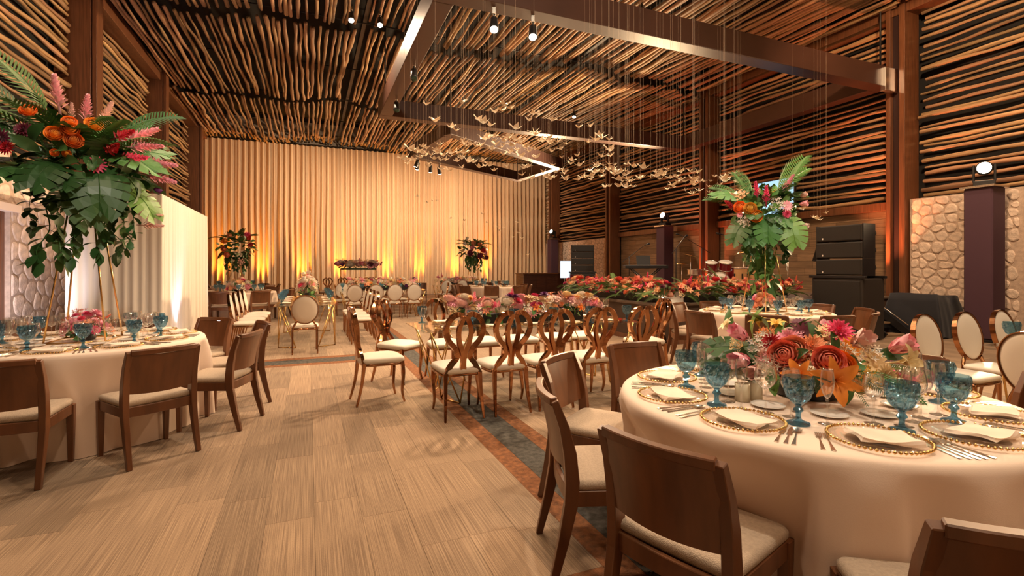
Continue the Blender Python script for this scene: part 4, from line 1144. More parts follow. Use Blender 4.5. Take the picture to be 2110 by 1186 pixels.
B = [(ROSE, 'orange', 95, 275, .36, .045, (-.2, 1, .6)), (ROSE, 'orange', 184, 283, .36, .052, (.1, 1, .5)), (ROSE, 'orange', 150, 285, .38, .042, (0, 1, .6)), (ROSE, 'orange', 130, 313, .44, .050, (-.1, 1, .3)), (ROSE, 'orange', 151, 303, .46, .050, (0, 1, .4)), (ROSE, 'orange', 156, 322, .46, .052, (.1, 1, .2)), (ROSE, 'orange', 130, 346, .42, .024, (0, 1, 0)), (ROSE, 'orange', 146, 345, .42, .024, (0, 1, 0)),
     (PLUME, 'pink', 134, 246, .10, .105, (-.12, .1, 1)), (PLUME, 'pink', 172, 264, .14, .085, (.08, .1, 1)), (PLUME, 'blush', 196, 272, .20, .085, (.35, .1, 1)), (PLUME, 'blush', 152, 262, .10, .05, (0, .1, 1)), (PLUME, 'pink', 235, 296, .22, .105, (1, .2, .55)), (PLUME, 'pink', 240, 312, .26, .095, (1, .3, .15)), (PLUME, 'pink', 262, 336, .20, .10, (1, .3, -.05)), (PLUME, 'blush', 250, 330, .2, .09, (1, .2, -.2)), (PLUME, 'pink', 268, 362, .2, .09, (1, .3, -.25)),
     (PLUME, 'red', 218, 300, .32, .080, (.5, .8, .2)), (PLUME, 'red', 206, 331, .38, .075, (.3, 1, .2)), (PLUME, 'hot', 226, 339, .36, .085, (.9, .8, 0)), (GERBERA, 'hot', 188, 361, .44, .048, (.1, 1, -.1)), (DAHLIA, 'red', 228, 396, .36, .022, (.4, 1, -.2)), (DAHLIA, 'wine', 62, 330, .36, .06, (-.7, 1, .1)), (DAHLIA, 'red', 68, 345, .38, .045, (-.5, 1, .1)), (DAHLIA, 'wine', 90, 310, .36, .05, (-.4, 1, .3)), (TULIP, 'purple', 280, 388, .2, .045, (1, .2, -.6)), (TULIP, 'purple', 268, 425, .18, .05, (.7, .2, -1)),
     (ROSE, 'peach', 20, 325, .2, .035, (-1, .3, 0)), (ROSE, 'peach', 42, 358, .24, .035, (-1, .5, 0)), (PLUME, 'blush', 260, 444, .2, .06, (1, .2, 0)), (PLUME, 'blush', 262, 466, .2, .06, (1, .2, 0)),
     (MONSTERA, m_deep, 190, 368, .40, .34, (.05, .55, -1)), (MONSTERA, m_deep, 130, 362, .36, .27, (-.5, .7, -.7)), (MONSTERA, m_deep, 80, 372, .25, .28, (-1, .4, -.5)), (MONSTERA, m_leaf, 215, 330, .30, .30, (1, .5, -.3)), (MONSTERA, m_lime, 215, 300, .0, .30, (.8, .1, .8)), (MONSTERA, m_leaf, 245, 320, .05, .26, (1, .1, .3)), (MONSTERA, m_deep, 90, 310, .1, .40, (-1, .2, .35)), (MONSTERA, m_leaf, 170, 410, .35, .26, (.2, .5, -1)), (MONSTERA, m_lime, 245, 400, .2, .24, (.8, .4, -.9)),
     (FROND, m_fern, 100, 285, .05, .66, (-1, .1, .75)), (FROND, m_fern, 120, 270, .05, .60, (-.7, .1, 1)), (FROND, m_leaf, 90, 300, .1, .6, (-1, .2, .45)), (FROND, m_leaf, 220, 290, .0, .55, (1, .0, .75)), (FROND, m_deep, 70, 365, .15, .55, (-1, .2, -.35)), (FROND, m_deep, 60, 385, .15, .45, (-.8, .2, -.9)), (LEAF, m_leaf, 235, 370, .3, .2, (1, .5, -.3)), (LEAF, m_leaf, 245, 385, .25, .2, (.9, .4, -.6)), (LEAF, m_deep, 175, 345, .4, .18, (.1, 1, .1)), (LEAF, m_deep, 110, 345, .4, .2, (-.2, 1, 0)), (LEAF, m_deep, 100, 330, .4, .2, (-.4, 1, .2))]
spec_things(t2, 2.345 - TZ, (-c2[0], -c2[1]), [(b_[0], b_[1], b_[2], b_[3], b_[4], b_[5] * (1.6 if b_[0] == PLUME else 1.4 if b_[0] in (ROSE, DAHLIA, GERBERA, TULIP) else 1.05), b_[6]) for b_ in B], 0.00442, (172, 340))
fv = Vector((-c2[0], -c2[1], 0)).normalized(); rv = Vector((-fv.y, fv.x, 0))
for px, py, fo, s in ((118, 425, .2, .55), (135, 430, .25, .50), (150, 430, .1, .42), (125, 420, 0, .6), (205, 430, .2, .48), (218, 425, .1, .42), (235, 420, .15, .50), (250, 415, .1, .40), (180, 425, .2, .30), (105, 410, .1, .35)):
    p = rv * (px - 172) * .00442 + fv * fo + Vector((0, 0, 2.345 - TZ + (340 - py) * .00442))
    obj('trailing_vine', random.choice(VINES), t2, matrix=T(p.x, p.y, p.z, uni(0, 6.28), s), mat=random.choice((m_deep, m_deep, m_leaf)))
PINKS = [(DAHLIA, 'pink', 1.0), (ROSE, 'pink', 1.0), (DAHLIA, 'hot', .8), (FILLER, 'coral', 1.2), (ROSE, 'coral', .9), (PLUME, 'coral', .8)]
bouquet((c2[0], c2[1], TZ + .006), .155, .17, PINKS, 26, 'low bunch of coral pink dahlias inside the foot of the gold flower stand', size=.052)

# ------------------------------------------------------------------ round table by the stage
N3 = 'stage-side round table'
c3 = (6.22, 5.38)
SP3 = [(186, 1.35), (222, 1.36), (258, 1.3), (294, 1.3), (330, 1.33), (6, 1.36), (42, 1.33), (78, 1.3), (114, 1.3), (150, 1.33)]
round_table(c3, RT, 'round table under a pale cloth in front of the flower-edged stage', 3, SP3)
seats(*c3, SP3, N3, 'stage steps', 'dining chairs around the stage-side table', 22, False, lambda i: 'wb')
t3 = tall_arrangement(c3, TZ, 'tall arrangement of bright palm fronds, orange roses and red plumes before the stage', h=1.05)
leafy_ball(t3, 1.46, .42, .34, 90, 7, 9, (m_leaf, m_lime, m_lime, m_leaf), frl=.42)
B3 = [(ROSE, 'orange', 1536, 433, .38, .085, (-.2, 1, .2)), (ROSE, 'yellow', 1554, 437, .42, .085, (0, 1, .2)), (ROSE, 'orange', 1565, 452, .42, .085, (0, 1, 0)), (PLUME, 'red', 1525, 432, .3, .11, (-.6, .8, .5)), (PLUME, 'hot', 1566, 412, .3, .12, (-.1, .5, 1)), (PLUME, 'hot', 1582, 425, .34, .13, (0, .5, 1)), (PLUME, 'pink', 1612, 402, .1, .14, (.5, .1, .9)), (GERBERA, 'pink', 1617, 435, .34, .07, (.4, 1, .2)),
      (TULIP, 'blush', 1640, 415, .15, .08, (.9, .4, .4)), (TULIP, 'pink', 1638, 430, .2, .09, (1, .4, 0)), (TULIP, 'blush', 1642, 468, .18, .08, (1, .3, -.4)), (DAHLIA, 'hot', 1616, 450, .36, .055, (.3, 1, 0)), (DAHLIA, 'pink', 1536, 447, .38, .045, (-.3, 1, 0)), (FILLER, 'white', 1600, 432, .36, .10, (.1, 1, .3)), (FILLER, 'yellow', 1592, 405, .2, .10, (.1, .5, 1)), (FILLER, 'white', 1545, 460, .38, .09, (-.2, 1, -.1)), (FILLER, 'peach', 1540, 412, .3, .10, (-.4, .8, .6)),
      (MONSTERA, m_lime, 1540, 410, .15, .40, (-1, .4, .25)), (MONSTERA, m_leaf, 1585, 455, .36, .36, (0, .5, -1)), (MONSTERA, m_lime, 1618, 462, .32, .38, (.35, .5, -1)), (MONSTERA, m_leaf, 1545, 460, .3, .36, (-.6, .5, -.9)), (MONSTERA, m_leaf, 1565, 470, .3, .3, (-.3, .6, -.8)),
      (FROND, m_lime, 1605, 420, .0, .62, (.45, .0, 1)), (FROND, m_lime, 1600, 415, .0, .50, (.75, .0, .9)), (FROND, m_lime, 1545, 420, .0, .48, (-.9, .1, .6)), (FROND, m_leaf, 1555, 420, .0, .46, (-.4, .1, .95)), (FROND, m_leaf, 1535, 430, .05, .46, (-1, .2, .4))]
spec_things(t3, 2.22 - TZ, (-c3[0], -c3[1]), [(b_[0], b_[1], b_[2], b_[3], b_[4], b_[5] * (1.15 if b_[0] not in (MONSTERA,) else .92), b_[6]) for b_ in B3], 0.00734, (1578, 440))
for dx, dy, s in ((.05, -.1, .95), (.12, .05, .85), (.0, .1, .75), (-.22, -.1, .55)):
    obj('trailing_vine', random.choice(VINES), t3, matrix=T(dx, dy, 1.20, uni(0, 6.28), s), mat=m_leaf)
bouquet((c3[0], c3[1], TZ + .006), .155, .20, PINKS + [(ROSE, 'peach', 1.0), (FILLER, 'white', 1.2)], 26, 'low bunch of pink and peach flowers at the foot of the stand before the stage', size=.055)

# ------------------------------------------------------------------ long glass table with looped rose-gold chairs
MIX = [(ROSE, 'blush', 1.2), (ROSE, 'white', 1.1), (ROSE, 'pink', 1.1), (DAHLIA, 'hot', 1.0), (PLUME, 'pink', 1.1), (FILLER, 'cream', 1.3), (LILY, 'peach', .95), (DAHLIA, 'purple', .9), (ROSE, 'blush', 1.2), (FILLER, 'white', 1.4), (LILY, 'orange', .9), (ROSE, 'cream', 1.1), (GERBERA, 'pink', 1.1), (FILLER, 'blush', 1.3), (TULIP, 'peach', 1.1), (DAHLIA, 'peach', 1.0)]
N4 = 'long glass table'
glass_table(1.05, 3.70, 4.90, 5.86, 'long glass table on slanting gold rods ringed by looped rose-gold chairs')
L4 = 'looped rose-gold chair at the long glass table, '
G4 = 'looped rose-gold chairs at the long glass table'
for k, X in enumerate((1.33, 1.80, 2.28, 2.78, 3.30)):
    place(loop_chair, (X, 4.66, 0), uni(-.06, .06), L4 + ORD[k] + ' of the lily-table side', G4)
for k, X in enumerate((1.60, 2.12, 2.62, 3.12, 3.58)):
    place(loop_chair, (X, 6.14, 0), pi + uni(-.06, .06), L4 + ORD[k] + ' of the curtain side', G4)
place(loop_chair, (0.70, 5.42, 0), -pi / 2 + .1, L4 + 'at its head on the carpet border', G4)
place(loop_chair, (1.04, 6.26, 0), pi + .75, L4 + 'turned at the corner toward the carpet border', G4)
place(loop_chair, (4.08, 5.38, 0), pi / 2 - .15, L4 + 'at its foot toward the stage', G4)
runner((2.36, 5.38, TZ + .001), 0, .95, .11, .25, MIX, 130, 'long low runner of pink, white and orange flowers along the long glass table', 70, size=.066)
for k, X in enumerate((1.36, 1.84, 2.32, 2.80, 3.30)):
    lay(X, 5.38, -pi / 2, .48, N4, ORD[k] + ' place of the lily-table side', False, keys='w', deep=False)
    lay(X + .1, 5.38, pi / 2, .48, N4, ORD[k] + ' place of the curtain side', False, keys='w', deep=False)

# ------------------------------------------------------------------ glass table with oval-backed chairs along both sides
PALE = [(ROSE, 'white', 1.2), (ROSE, 'blush', 1.2), (FILLER, 'white', 1.5), (LILY, 'cream', 1.0), (DAHLIA, 'hot', .9), (FILLER, 'cream', 1.4), (ROSE, 'pink', 1.1), (TULIP, 'white', 1.2), (GERBERA, 'peach', 1.0)]
N5 = 'glass table between oval-backed rows'
glass_table(-0.55, 0.50, 9.15, 12.3, 'glass table on gold rods between two rows of white oval-backed chairs')
L5 = 'white oval-backed chair, '
place(oval_chair, (-0.06, 9.02, 0), 0.02, 'white oval-backed chair alone at the end of the glass table')
for k, Y in enumerate((9.75, 10.4, 11.05, 11.7)):
    place(oval_chair, (-0.98, Y, 0), -pi / 2 + uni(-.04, .04), L5 + ORD[k] + ' from the lone end chair, on the partition side', 'oval-backed chairs along the glass table')
    place(oval_chair, (0.93, Y, 0), pi / 2 + uni(-.04, .04), L5 + ORD[k] + ' from the lone end chair, on the stage side', 'oval-backed chairs along the glass table')
    lay(-0.03, Y, 0, .52, N5, ORD[k] + ' place, stage side', False, deep=False); lay(-0.03, Y, pi, .52, N5, ORD[k] + ' place, partition side', False, deep=False)
runner((-0.03, 10.9, TZ + .001), pi / 2, 1.0, .12, .40, PALE, 80, 'tall-stemmed white and blush flowers on the glass table between oval-backed chairs', 40, size=.085)

N6 = 'distant flower-runner table'
glass_table(0.75, 3.25, 14.35, 15.35, 'distant glass table with a full pink flower runner and oval-backed chairs')
L6 = 'white oval-backed chair at the distant flower-runner table, '
G6 = 'oval-backed chairs at the flower-runner table'
for k, X in enumerate((2.74, 2.21, 1.68, 1.15)):
    place(oval_chair, (X, 14.15, 0), uni(-.04, .04), L6 + ORD[k] + ' from its stage end, near side', G6)
    lay(X, 14.85, -pi / 2, .5, N6, ORD[k] + ' near place', False, deep=False); lay(X, 14.85, pi / 2, .5, N6, ORD[k] + ' curtain-side place', False, deep=False)
for k, X in enumerate((3.1, 2.6, 2.05, 1.5, 0.95)):
    place(oval_chair, (X, 15.60, 0), pi + uni(-.04, .04), L6 + ORD[k] + ' from its stage end, curtain side', G6)
place(oval_chair, (3.62, 14.7, 0), pi / 2 - .2, L6 + 'at its foot toward the stage', G6)
runner((2.0, 14.85, TZ + .001), 0, .98, .12, .26, MIX + PALE, 80, 'full pink and white flower runner on the distant glass table', 30, size=.075)

# far round tables
def far_round(c, label, nm, mark, group, n, off, seed, pal, blabel, keys=''):
    sp = [(off + k * 360 / n, 1.34) for k in range(n)]
    round_table(c, RT, label, seed, sp)
    seats(*c, sp, nm, mark, group, 90, False, lambda i: keys)
    if pal: bouquet((c[0], c[1], TZ), .28, .26, pal, 34, blabel, size=.085, greens=14)
c7 = (-1.75, 15.45)
far_round(c7, 'round cloth-covered table behind the row of oval-backed chairs near the curtain', 'table behind the oval-backed row', 'curtain', 'dining chairs behind the oval-backed chairs', 9, -103, 7, MIX + PALE, 'pink and white flower bunch on the round table behind the oval-backed chairs')
c8 = (-2.35, 19.75)
far_round(c8, 'distant round cloth-covered table under a tall arrangement by the curtain', 'amber-curtain round table', 'curtain', 'dining chairs at the table under the tall arrangement', 8, -80, 8, None, '')
c9 = (5.9, 16.3)
far_round(c9, 'distant round cloth-covered table near the bar counter', 'bar-side round table', 'curtain', 'dining chairs near the bar', 9, -110, 9, None, '', 'w')
c10 = (6.6, 20.6)
far_round(c10, 'far round cloth-covered table by the curtain under a dark leafy arrangement', 'dark-arrangement table', 'curtain', 'dining chairs by the curtain', 8, -80, 10, None, '')
def far_tall(c, label, mats, flowers):
    t = tall_arrangement(c, TZ, label, h=.95)
    leafy_ball(t, 1.42, .62, .55, 80, 9, 8, mats, -.9, .62)
    for me, cn, dx, dz, s in flowers: bloom(t, me, F[cn], (dx * 1.4, -.50, 1.42 + dz * 1.3), (dx, -1, dz + .2), s * 1.2)
far_tall(c8, 'tall leafy arrangement with red and orange blooms before the amber-lit curtain', (m_leaf, m_leaf, m_deep), [(PLUME, 'red', .30, .16, .17), (PLUME, 'red', .34, .0, .17), (ROSE, 'orange', -.2, .1, .09), (ROSE, 'coral', -.22, -.1, .09), (ROSE, 'coral', -.15, -.25, .09), (ROSE, 'peach', -.1, .25, .08), (FILLER, 'white', .1, -.2, .14), (FILLER, 'blush', .15, -.42, .12), (DAHLIA, 'hot', .28, .28, .1)])
far_tall(c10, 'tall dark leafy arrangement with pale and red blooms beside the plain curtain', (m_deep, m_deep, m_leaf), [(TULIP, 'white', -.3, .3, .15), (TULIP, 'white', -.36, .15, .15), (ROSE, 'peach', -.1, .2, .10), (ROSE, 'pink', -.15, .08, .10), (ROSE, 'coral', .1, .15, .1), (DAHLIA, 'wine', -.2, -.12, .14), (DAHLIA, 'red', .2, -.02, .13), (DAHLIA, 'wine', .1, -.2, .14), (ROSE, 'pink', .28, -.1, .09), (FILLER, 'blush', .25, .1, .12), (DAHLIA, 'wine', .3, -.25, .12)])
# raised wide flower piece over a far glass table with looped chairs
glass_table(0.9, 2.9, 20.9, 21.8, 'far glass table under a raised bank of flowers, by the curtain')
L11 = 'looped rose-gold chair under the raised flowers, '
for k, X in enumerate((0.75, 1.35, 1.95, 2.55)): place(loop_chair, (X, 22.2, 0), pi, L11 + ORD[k] + ' from the partition end', 'looped chairs under the raised flowers')
for X in (0.6, 3.2): place(loop_chair, (X, 21.35, 0), -pi / 2 if X < 1 else pi / 2, L11 + ('at the partition end' if X < 1 else 'at the bar end'), 'looped chairs under the raised flowers')
t = runner((1.9, 21.35, TZ), 0, .85, .26, .26, MIX + [(DAHLIA, 'wine', 1.1), (ROSE, 'white', 1.2)], 60, 'wide bank of pink and burgundy flowers raised on gold rods before the curtain', 90, size=.115, z0=.62, name='raised_flower_bank')
for ch in list(t.children):
    if ch.name.startswith('trough'):
        ch.scale = (1, 1, .12); ch.location.z = .56; ch.data.materials[0] = m_deep
for sx in (-.7, .7):
    for sy in (-.22, .22): MB().tube([(sx, sy, 0), (sx, sy, .62)], .012, 6).build('stand_rod', m_gold, t)
place(dining_chair, (0.15, 19.3, 0), -1.0, 'brown dining chair standing alone between the far tables')
place(dining_chair, (3.95, 18.9, 0), pi - .2, 'brown dining chair standing alone before the amber-lit curtain')
# far glass table with oval chairs behind the table near the bar
glass_table(4.4, 6.3, 18.35, 19.1, 'far narrow glass table with oval-backed chairs behind the round table near the bar')
for k, X in enumerate((5.9, 5.3, 4.7)): place(oval_chair, (X, 18.1, 0), 0, 'far white oval-backed chair at the narrow table, ' + ORD[k] + ' from the bar', 'far oval-backed chairs')
runner((5.35, 18.72, TZ + .001), 0, .8, .18, .22, MIX, 40, 'far pink and orange flower runner on the narrow glass table', 16, size=.085)

# ------------------------------------------------------------------ glass table with oval chairs next to the lily table
N12 = 'glass table by the dark door'
glass_table(5.22, 7.5, 1.38, 2.36, 'glass table with oval-backed chairs in front of the dark plank door')
for k, X in enumerate((5.42, 6.08, 6.74)):
    place(oval_chair, (X, 2.61, 0), pi + uni(-.05, .05), 'white oval-backed chair in the row before the dark door, ' + ORD[k] + ' from the lily table', 'oval-backed chairs in front of the dark door')
    lay(X + .2, 1.87, pi / 2, .48, N12, ORD[k] + ' place', False, deep=False)
place(oval_chair, (4.90, 1.76, 0), -pi / 2 - .25, 'white oval-backed chair at the head of the glass table, its back to the lily table')

# ------------------------------------------------------------------ long curtain
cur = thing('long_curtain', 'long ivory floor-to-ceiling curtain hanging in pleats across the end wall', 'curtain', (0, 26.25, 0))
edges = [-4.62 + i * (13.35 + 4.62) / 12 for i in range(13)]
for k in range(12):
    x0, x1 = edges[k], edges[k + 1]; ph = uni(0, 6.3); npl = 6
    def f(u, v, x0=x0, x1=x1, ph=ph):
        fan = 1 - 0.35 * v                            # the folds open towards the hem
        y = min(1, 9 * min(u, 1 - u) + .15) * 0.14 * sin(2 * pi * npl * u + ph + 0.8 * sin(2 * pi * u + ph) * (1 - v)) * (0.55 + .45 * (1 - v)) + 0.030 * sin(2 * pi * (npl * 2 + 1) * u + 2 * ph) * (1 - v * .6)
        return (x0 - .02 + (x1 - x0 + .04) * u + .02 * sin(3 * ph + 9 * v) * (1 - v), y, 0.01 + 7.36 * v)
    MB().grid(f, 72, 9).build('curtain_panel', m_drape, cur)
MB().tube([(-4.62, 0, 7.38), (13.35, 0, 7.38)], .02, 8).build('curtain_rail', m_black, cur)

# ------------------------------------------------------------------ white draped partition
dp = thing('draped_partition', 'low white pleated drape around a square frame beside the stone wall', 'partition', (-2.82, 11.55, 0))
hx, hy, hz = 0.62, 1.95, 2.60
loop = []
for (ax, ay, bx_, by_) in ((-hx, -hy, hx, -hy), (hx, -hy, hx, hy), (hx, hy, -hx, hy), (-hx, hy, -hx, -hy)):
    L_ = math.hypot(bx_ - ax, by_ - ay); n = int(L_ / 0.014)
    nx, ny = (by_ - ay) / L_, -(bx_ - ax) / L_
    for i in range(n):
        s = i / n; e = min(1, min(s, 1 - s) * L_ / .06)
        loop.append((ax + (bx_ - ax) * s, ay + (by_ - ay) * s, nx * e, ny * e, s * L_))
vs = []; fs = []; m = len(loop); rows = 7
for j in range(rows + 1):
    v = j / rows
    for (x, y, nx, ny, l_) in loop:
        a = (0.022 * sin(l_ * 46 + 1.2 * sin(l_ * 7)) + .012 * sin(l_ * 17)) * (0.35 + .65 * (1 - v))
        vs.append((x + nx * a, y + ny * a, 0.01 + (hz - .01) * v))
for j in range(rows):
    for i in range(m): fs.append((j * m + i, j * m + (i + 1) % m, (j + 1) * m + (i + 1) % m, (j + 1) * m + i))
mb = MB(); mb.add(vs, fs, True); mb.build('pleated_drape', m_white_drape, dp)
fm_ = MB()
for x in (-hx + .05, hx - .05):
    for y in (-hy + .05, hy - .05): fm_.bx(x - .02, x + .02, y - .02, y + .02, 0, hz)
fm_.bx(-hx + .03, hx - .03, -hy + .03, -hy + .07, hz - .04, hz); fm_.bx(-hx + .03, hx - .03, hy - .07, hy - .03, hz - .04, hz)
fm_.bx(hx - .07, hx - .03, -hy + .03, hy - .03, hz - .04, hz); fm_.bx(-hx + .03, -hx + .07, -hy + .03, hy - .03, hz - .04, hz)
fm_.build('frame', m_black, dp)

# ------------------------------------------------------------------ uplights on the floor
def make_uplight(lens):
    t = thing('floor_uplight', '', 'lamp')
    MB().bx(-.10, .10, -.08, .08, .03, .13).build('housing', m_black, t, .01, 1)
    MB().bx(-.12, .12, -.02, .02, 0, .05).build('bracket', m_black, t, .004, 1)
    MB().lathe([(0, .131), (.06, .131), (.06, .136), (0, .136)], 16).build('lens', lens, t)
    return t
amber = make_uplight(m_amber); white_up = make_uplight(m_led)
AMB = (1.0, 0.34, 0.03)
for k, px in enumerate((452, 538, 622, 700, 798, 866, 938, 1004)):
    X = on_y(px, 600, 25.75).x
    place(amber, (X, 25.78, 0), 0, 'black floor uplight with amber lens at the curtain foot, ' + ORD[k] + ' from the partition', 'amber uplights at the curtain')
    spot('curtain_uplight_lamp', (X, 25.78, 0.16), (X, 26.12, 2.4), 1300, AMB, 44, 1.0, 0.05)
for (X, Y, p), lb in zip(((-1.92, 10.45, 90), (-1.98, 13.75, 60)), ('white floor uplight against the middle of the draped partition', 'white floor uplight past the corner of the draped partition')):
    place(white_up, (X, Y, 0), 0, lb)
    spot('partition_uplight_lamp', (X, Y, 0.16), (X - .26, Y + (0 if Y < 12 else -.3), 2.0), p, (0.80, 0.72, 1.0), 75, 0.9, 0.05)
# the stone by the plank door is lit white from a floor lamp just past the picture's edge
spot('floor_uplight_offscreen', (-3.75, 8.3, 0.16), (-4.42, 11.2, 2.2), 300, (0.95, 0.84, 0.90), 75, 0.9, 0.06)

# ------------------------------------------------------------------ stage
stage = thing('stage', 'low dark stage platform along the wall, edged with flowers', 'stage', (0, 0, 0))
SZ = 0.75
MB().bx(5.9, 12.38, 7.32, 11.1, 0.03, SZ - .05).build('fascia', m_stageface, stage)
MB().bx(5.86, 12.38, 7.28, 11.12, SZ - .05, SZ).build('deck', m_concrete, stage, .008, 1)
MB().bx(5.87, 5.90, 7.32, 11.1, 0.0, .09).build('base_trim', m_column, stage); MB().bx(5.87, 12.38, 7.29, 7.32, 0.0, .09).build('base_trim', m_column, stage)
st = thing('stage_steps', 'small set of wooden steps with a slanting rail leading up to the stage', 'steps', (11.05, 7.28, 0))
for k in range(3): MB().bx(-.38, .38, -.28 * (k + 1), -.28 * k - .01, .70 - .22 * (k + 1) - .04 + .0, .70 - .22 * (k + 1)).build('tread', m_plank, st, .006, 1)
for s in (-1, 1): MB().bar([(s * .40, -.92, .03), (s * .40, -.02, .72)], .04, .14).build('stringer', m_black, st); MB().tube([(s * .42, -.88, .22), (s * .42, -.02, .82)], .012, 6).build('rail', m_silver, st)
ex = thing('fire_extinguisher', 'small red fire extinguisher on the floor by the stage steps', 'extinguisher', (11.62, 6.85, 0))
MB().lathe([(0, 0), (.07, 0), (.075, .02), (.075, .30), (.05, .36), (.02, .38), (0, .38)], 16).build('cylinder', mat('red_enamel', (.35, .01, .01), .3), ex)
MB().bx(-.012, .012, -.05, .05, .38, .44).build('handle', m_black, ex)
# black cloth over crates
def lump(u, v):
    x, y = (u - .5), (v - .5)
    r_ = max(abs(x), abs(y)) * 2
    z = .80 + .05 * sin(5 * u + 1) + .06 * (u > .6) * sin((u - .6) * 7.8)
    if r_ > .82: z *= max(0.0, 1 - (r_ - .82) / .18) ** .75
    k = 1 + (.05 * sin(34 * u) + .05 * sin(29 * v)) * max(0, r_ - .8)
    sc = .90 + .12 * max(0, r_ - .8) / .2
    return (x * .98 * k * sc, y * 1.15 * k * sc, z + .012 * sin(17 * u + 9 * v))
tag(MB().grid(lump, 44, 44).build('black_cover', m_blackcloth), 'black cloth thrown over stacked crates beside the stage steps', 'cover')
bpy.data.objects['black_cover'].location = (12.0, 6.42, 0.02)

# flowers along the stage edge
REDS = [(LILY, 'coral', 1.0), (LILY, 'peach', 1.0), (DAHLIA, 'red', .9), (PLUME, 'hot', 1.0), (ROSE, 'coral', 1.0), (PLUME, 'coral', 1.0), (DAHLIA, 'hot', .9), (ROSE, 'peach', 1.0), (DAHLIA, 'wine', .9), (ROSE, 'red', 1.0), (LILY, 'coral', 1.0), (TULIP, 'coral', 1.0), (FILLER, 'cream', 1.0)]
runner((6.10, 9.22, SZ), pi / 2, 1.86, .20, .36, REDS, 190, 'bank of coral and red flowers over drooping ferns along the stage side', 96, size=.085, fern=True, z0=.02, name='stage_flower_bank', out=1)
runner((7.95, 7.50, SZ), 0, 1.60, .20, .36, REDS, 180, 'bank of coral and red flowers over drooping ferns along the stage front', 96, size=.082, fern=True, z0=.02, name='stage_flower_bank', out=-1)

# ------------------------------------------------------------------ loudspeakers
def make_array(wd, dp_, h):
    t = thing('line_array_speaker', '', 'speaker')          # front towards -y
    prof = [(-wd / 2, -dp_ / 2), (wd / 2, -dp_ / 2), (wd / 2 * .96, dp_ * .15), (wd / 2 * .80, dp_ / 2), (-wd / 2 * .80, dp_ / 2), (-wd / 2 * .96, dp_ * .15)]
    MB().prism(prof, .012, h - .012).build('cabinet', m_cab, t, .012, 1)
    MB().bx(-wd / 2 + .02, wd / 2 - .02, -dp_ / 2 - .008, -dp_ / 2 + .002, .03, h - .03).build('grille', m_grille, t, .004, 1)
    for s in (-1, 1):
        MB().bx(s * wd / 2 - .012, s * wd / 2 + .012, -dp_ / 2 + .03, dp_ * .2, 0, h).build('rigging_plate', m_black, t)
        MB().lathe([(0, 0), (.055, 0), (.05, .012), (0, .012)], 16, Matrix.Translation((s * wd * .46, dp_ * .28, h / 2)) @ Matrix.Rotation(s * R(80), 4, 'Y')).build('side_handle', m_black, t)
    MB().bx(-wd * .35, -wd * .32, -dp_ / 2 - .012, -dp_ / 2 - .006, .05, .085).build('badge', m_china, t)
    return t
arr = make_array(.92, .56, .335)
def make_sub(wd, dp_, h):
    t = thing('subwoofer', '', 'speaker')
    MB().bx(-wd / 2, wd / 2, -dp_ / 2, dp_ / 2, .02, h).build('cabinet', m_cab, t, .015, 1)
    MB().bx(-wd / 2 + .05, wd / 2 - .05, -dp_ / 2 - .010, -dp_ / 2 + .002, .08, h - .05).build('grille', m_grille, t, .006, 1)
    for x in (-wd / 2 + .06, wd / 2 - .06):
        for y in (-dp_ / 2 + .08, dp_ / 2 - .08): MB().lathe([(0, 0), (.03, 0), (.03, .02), (0, .02)], 10, T(x, y, 0)).build('foot', m_black, t)
    MB().bx(-wd / 2 - .05, wd / 2 + .05, -dp_ / 2 - .02, -dp_ / 2 + .05, h, h + .05).build('rigging_bar', m_black, t, .004, 1)
    MB().bx(-wd / 2 - .05, wd / 2 + .05, dp_ / 2 - .07, dp_ / 2, h, h + .05).build('rigging_bar', m_black, t, .004, 1)
    MB().bx(-wd * .36, -wd * .33, -dp_ / 2 - .014, -dp_ / 2 - .008, .16, .19).build('badge', m_china, t)
    return t
sub = make_sub(1.02, .66, 1.20)
sx, sy, sr = 10.05, 6.72, -pi / 2 + .02
place(sub, (sx, sy, 0), sr, 'large black subwoofer standing on the carpet before the stage front')
for k in range(3): place(arr, (sx, sy, 1.25 + .337 * k), sr, 'black line array speaker, ' + ('lowest', 'middle', 'topmost')[k] + ' of the stack by the stage steps', 'line array by the stage steps')
sx, sy, sr = 10.75, 18.4, -.45
place(sub, (sx, sy, 0), sr, 'black subwoofer under the speaker stack beside the bar')
for k in range(4): place(arr, (sx, sy, 1.25 + .28 * k), sr, 'black line array speaker beside the bar, ' + ORD[k] + ' from the bottom', 'line array beside the bar').scale = (1, 1, .83)

# ------------------------------------------------------------------ instruments on the stage
kb = thing('keyboard', 'black electronic keyboard on a crossed stand on the stage', 'keyboard', (7.95, 10.45, SZ), -.35)
MB().bx(-.55, .55, -.14, .14, .64, .72).build('body', m_black, kb, .01, 1)
for k in range(28): MB().bx(-.50 + k * .0357, -.50 + k * .0357 + .033, -.135, .0, .72, .728).build('white_key', m_china, kb)
for s in (-1, 1):
    for y in (-.1, .1): MB().tube([(s * .38, y, .012), (-s * .38, y, .645)], .014, 6).build('stand_bar', m_black, kb)
MB().bx(-.55, .55, .06, .139, .7205, .726).build('control_panel', mat('keyboard_panel', (.05, .12, .30), .3), kb)
lp = thing('laptop', 'open black laptop standing on the keyboard', 'laptop', (7.95, 10.49, SZ + .727), -.35)
MB().bx(-.18, .18, -.03, .05, .0, .012).build('base', m_black, lp)
MB().bx(-.18, .18, 0, .012, 0, .25, Matrix.Translation((0, .045, .008)) @ Matrix.Rotation(R(-18), 4, 'X')).build('lid', m_black, lp)
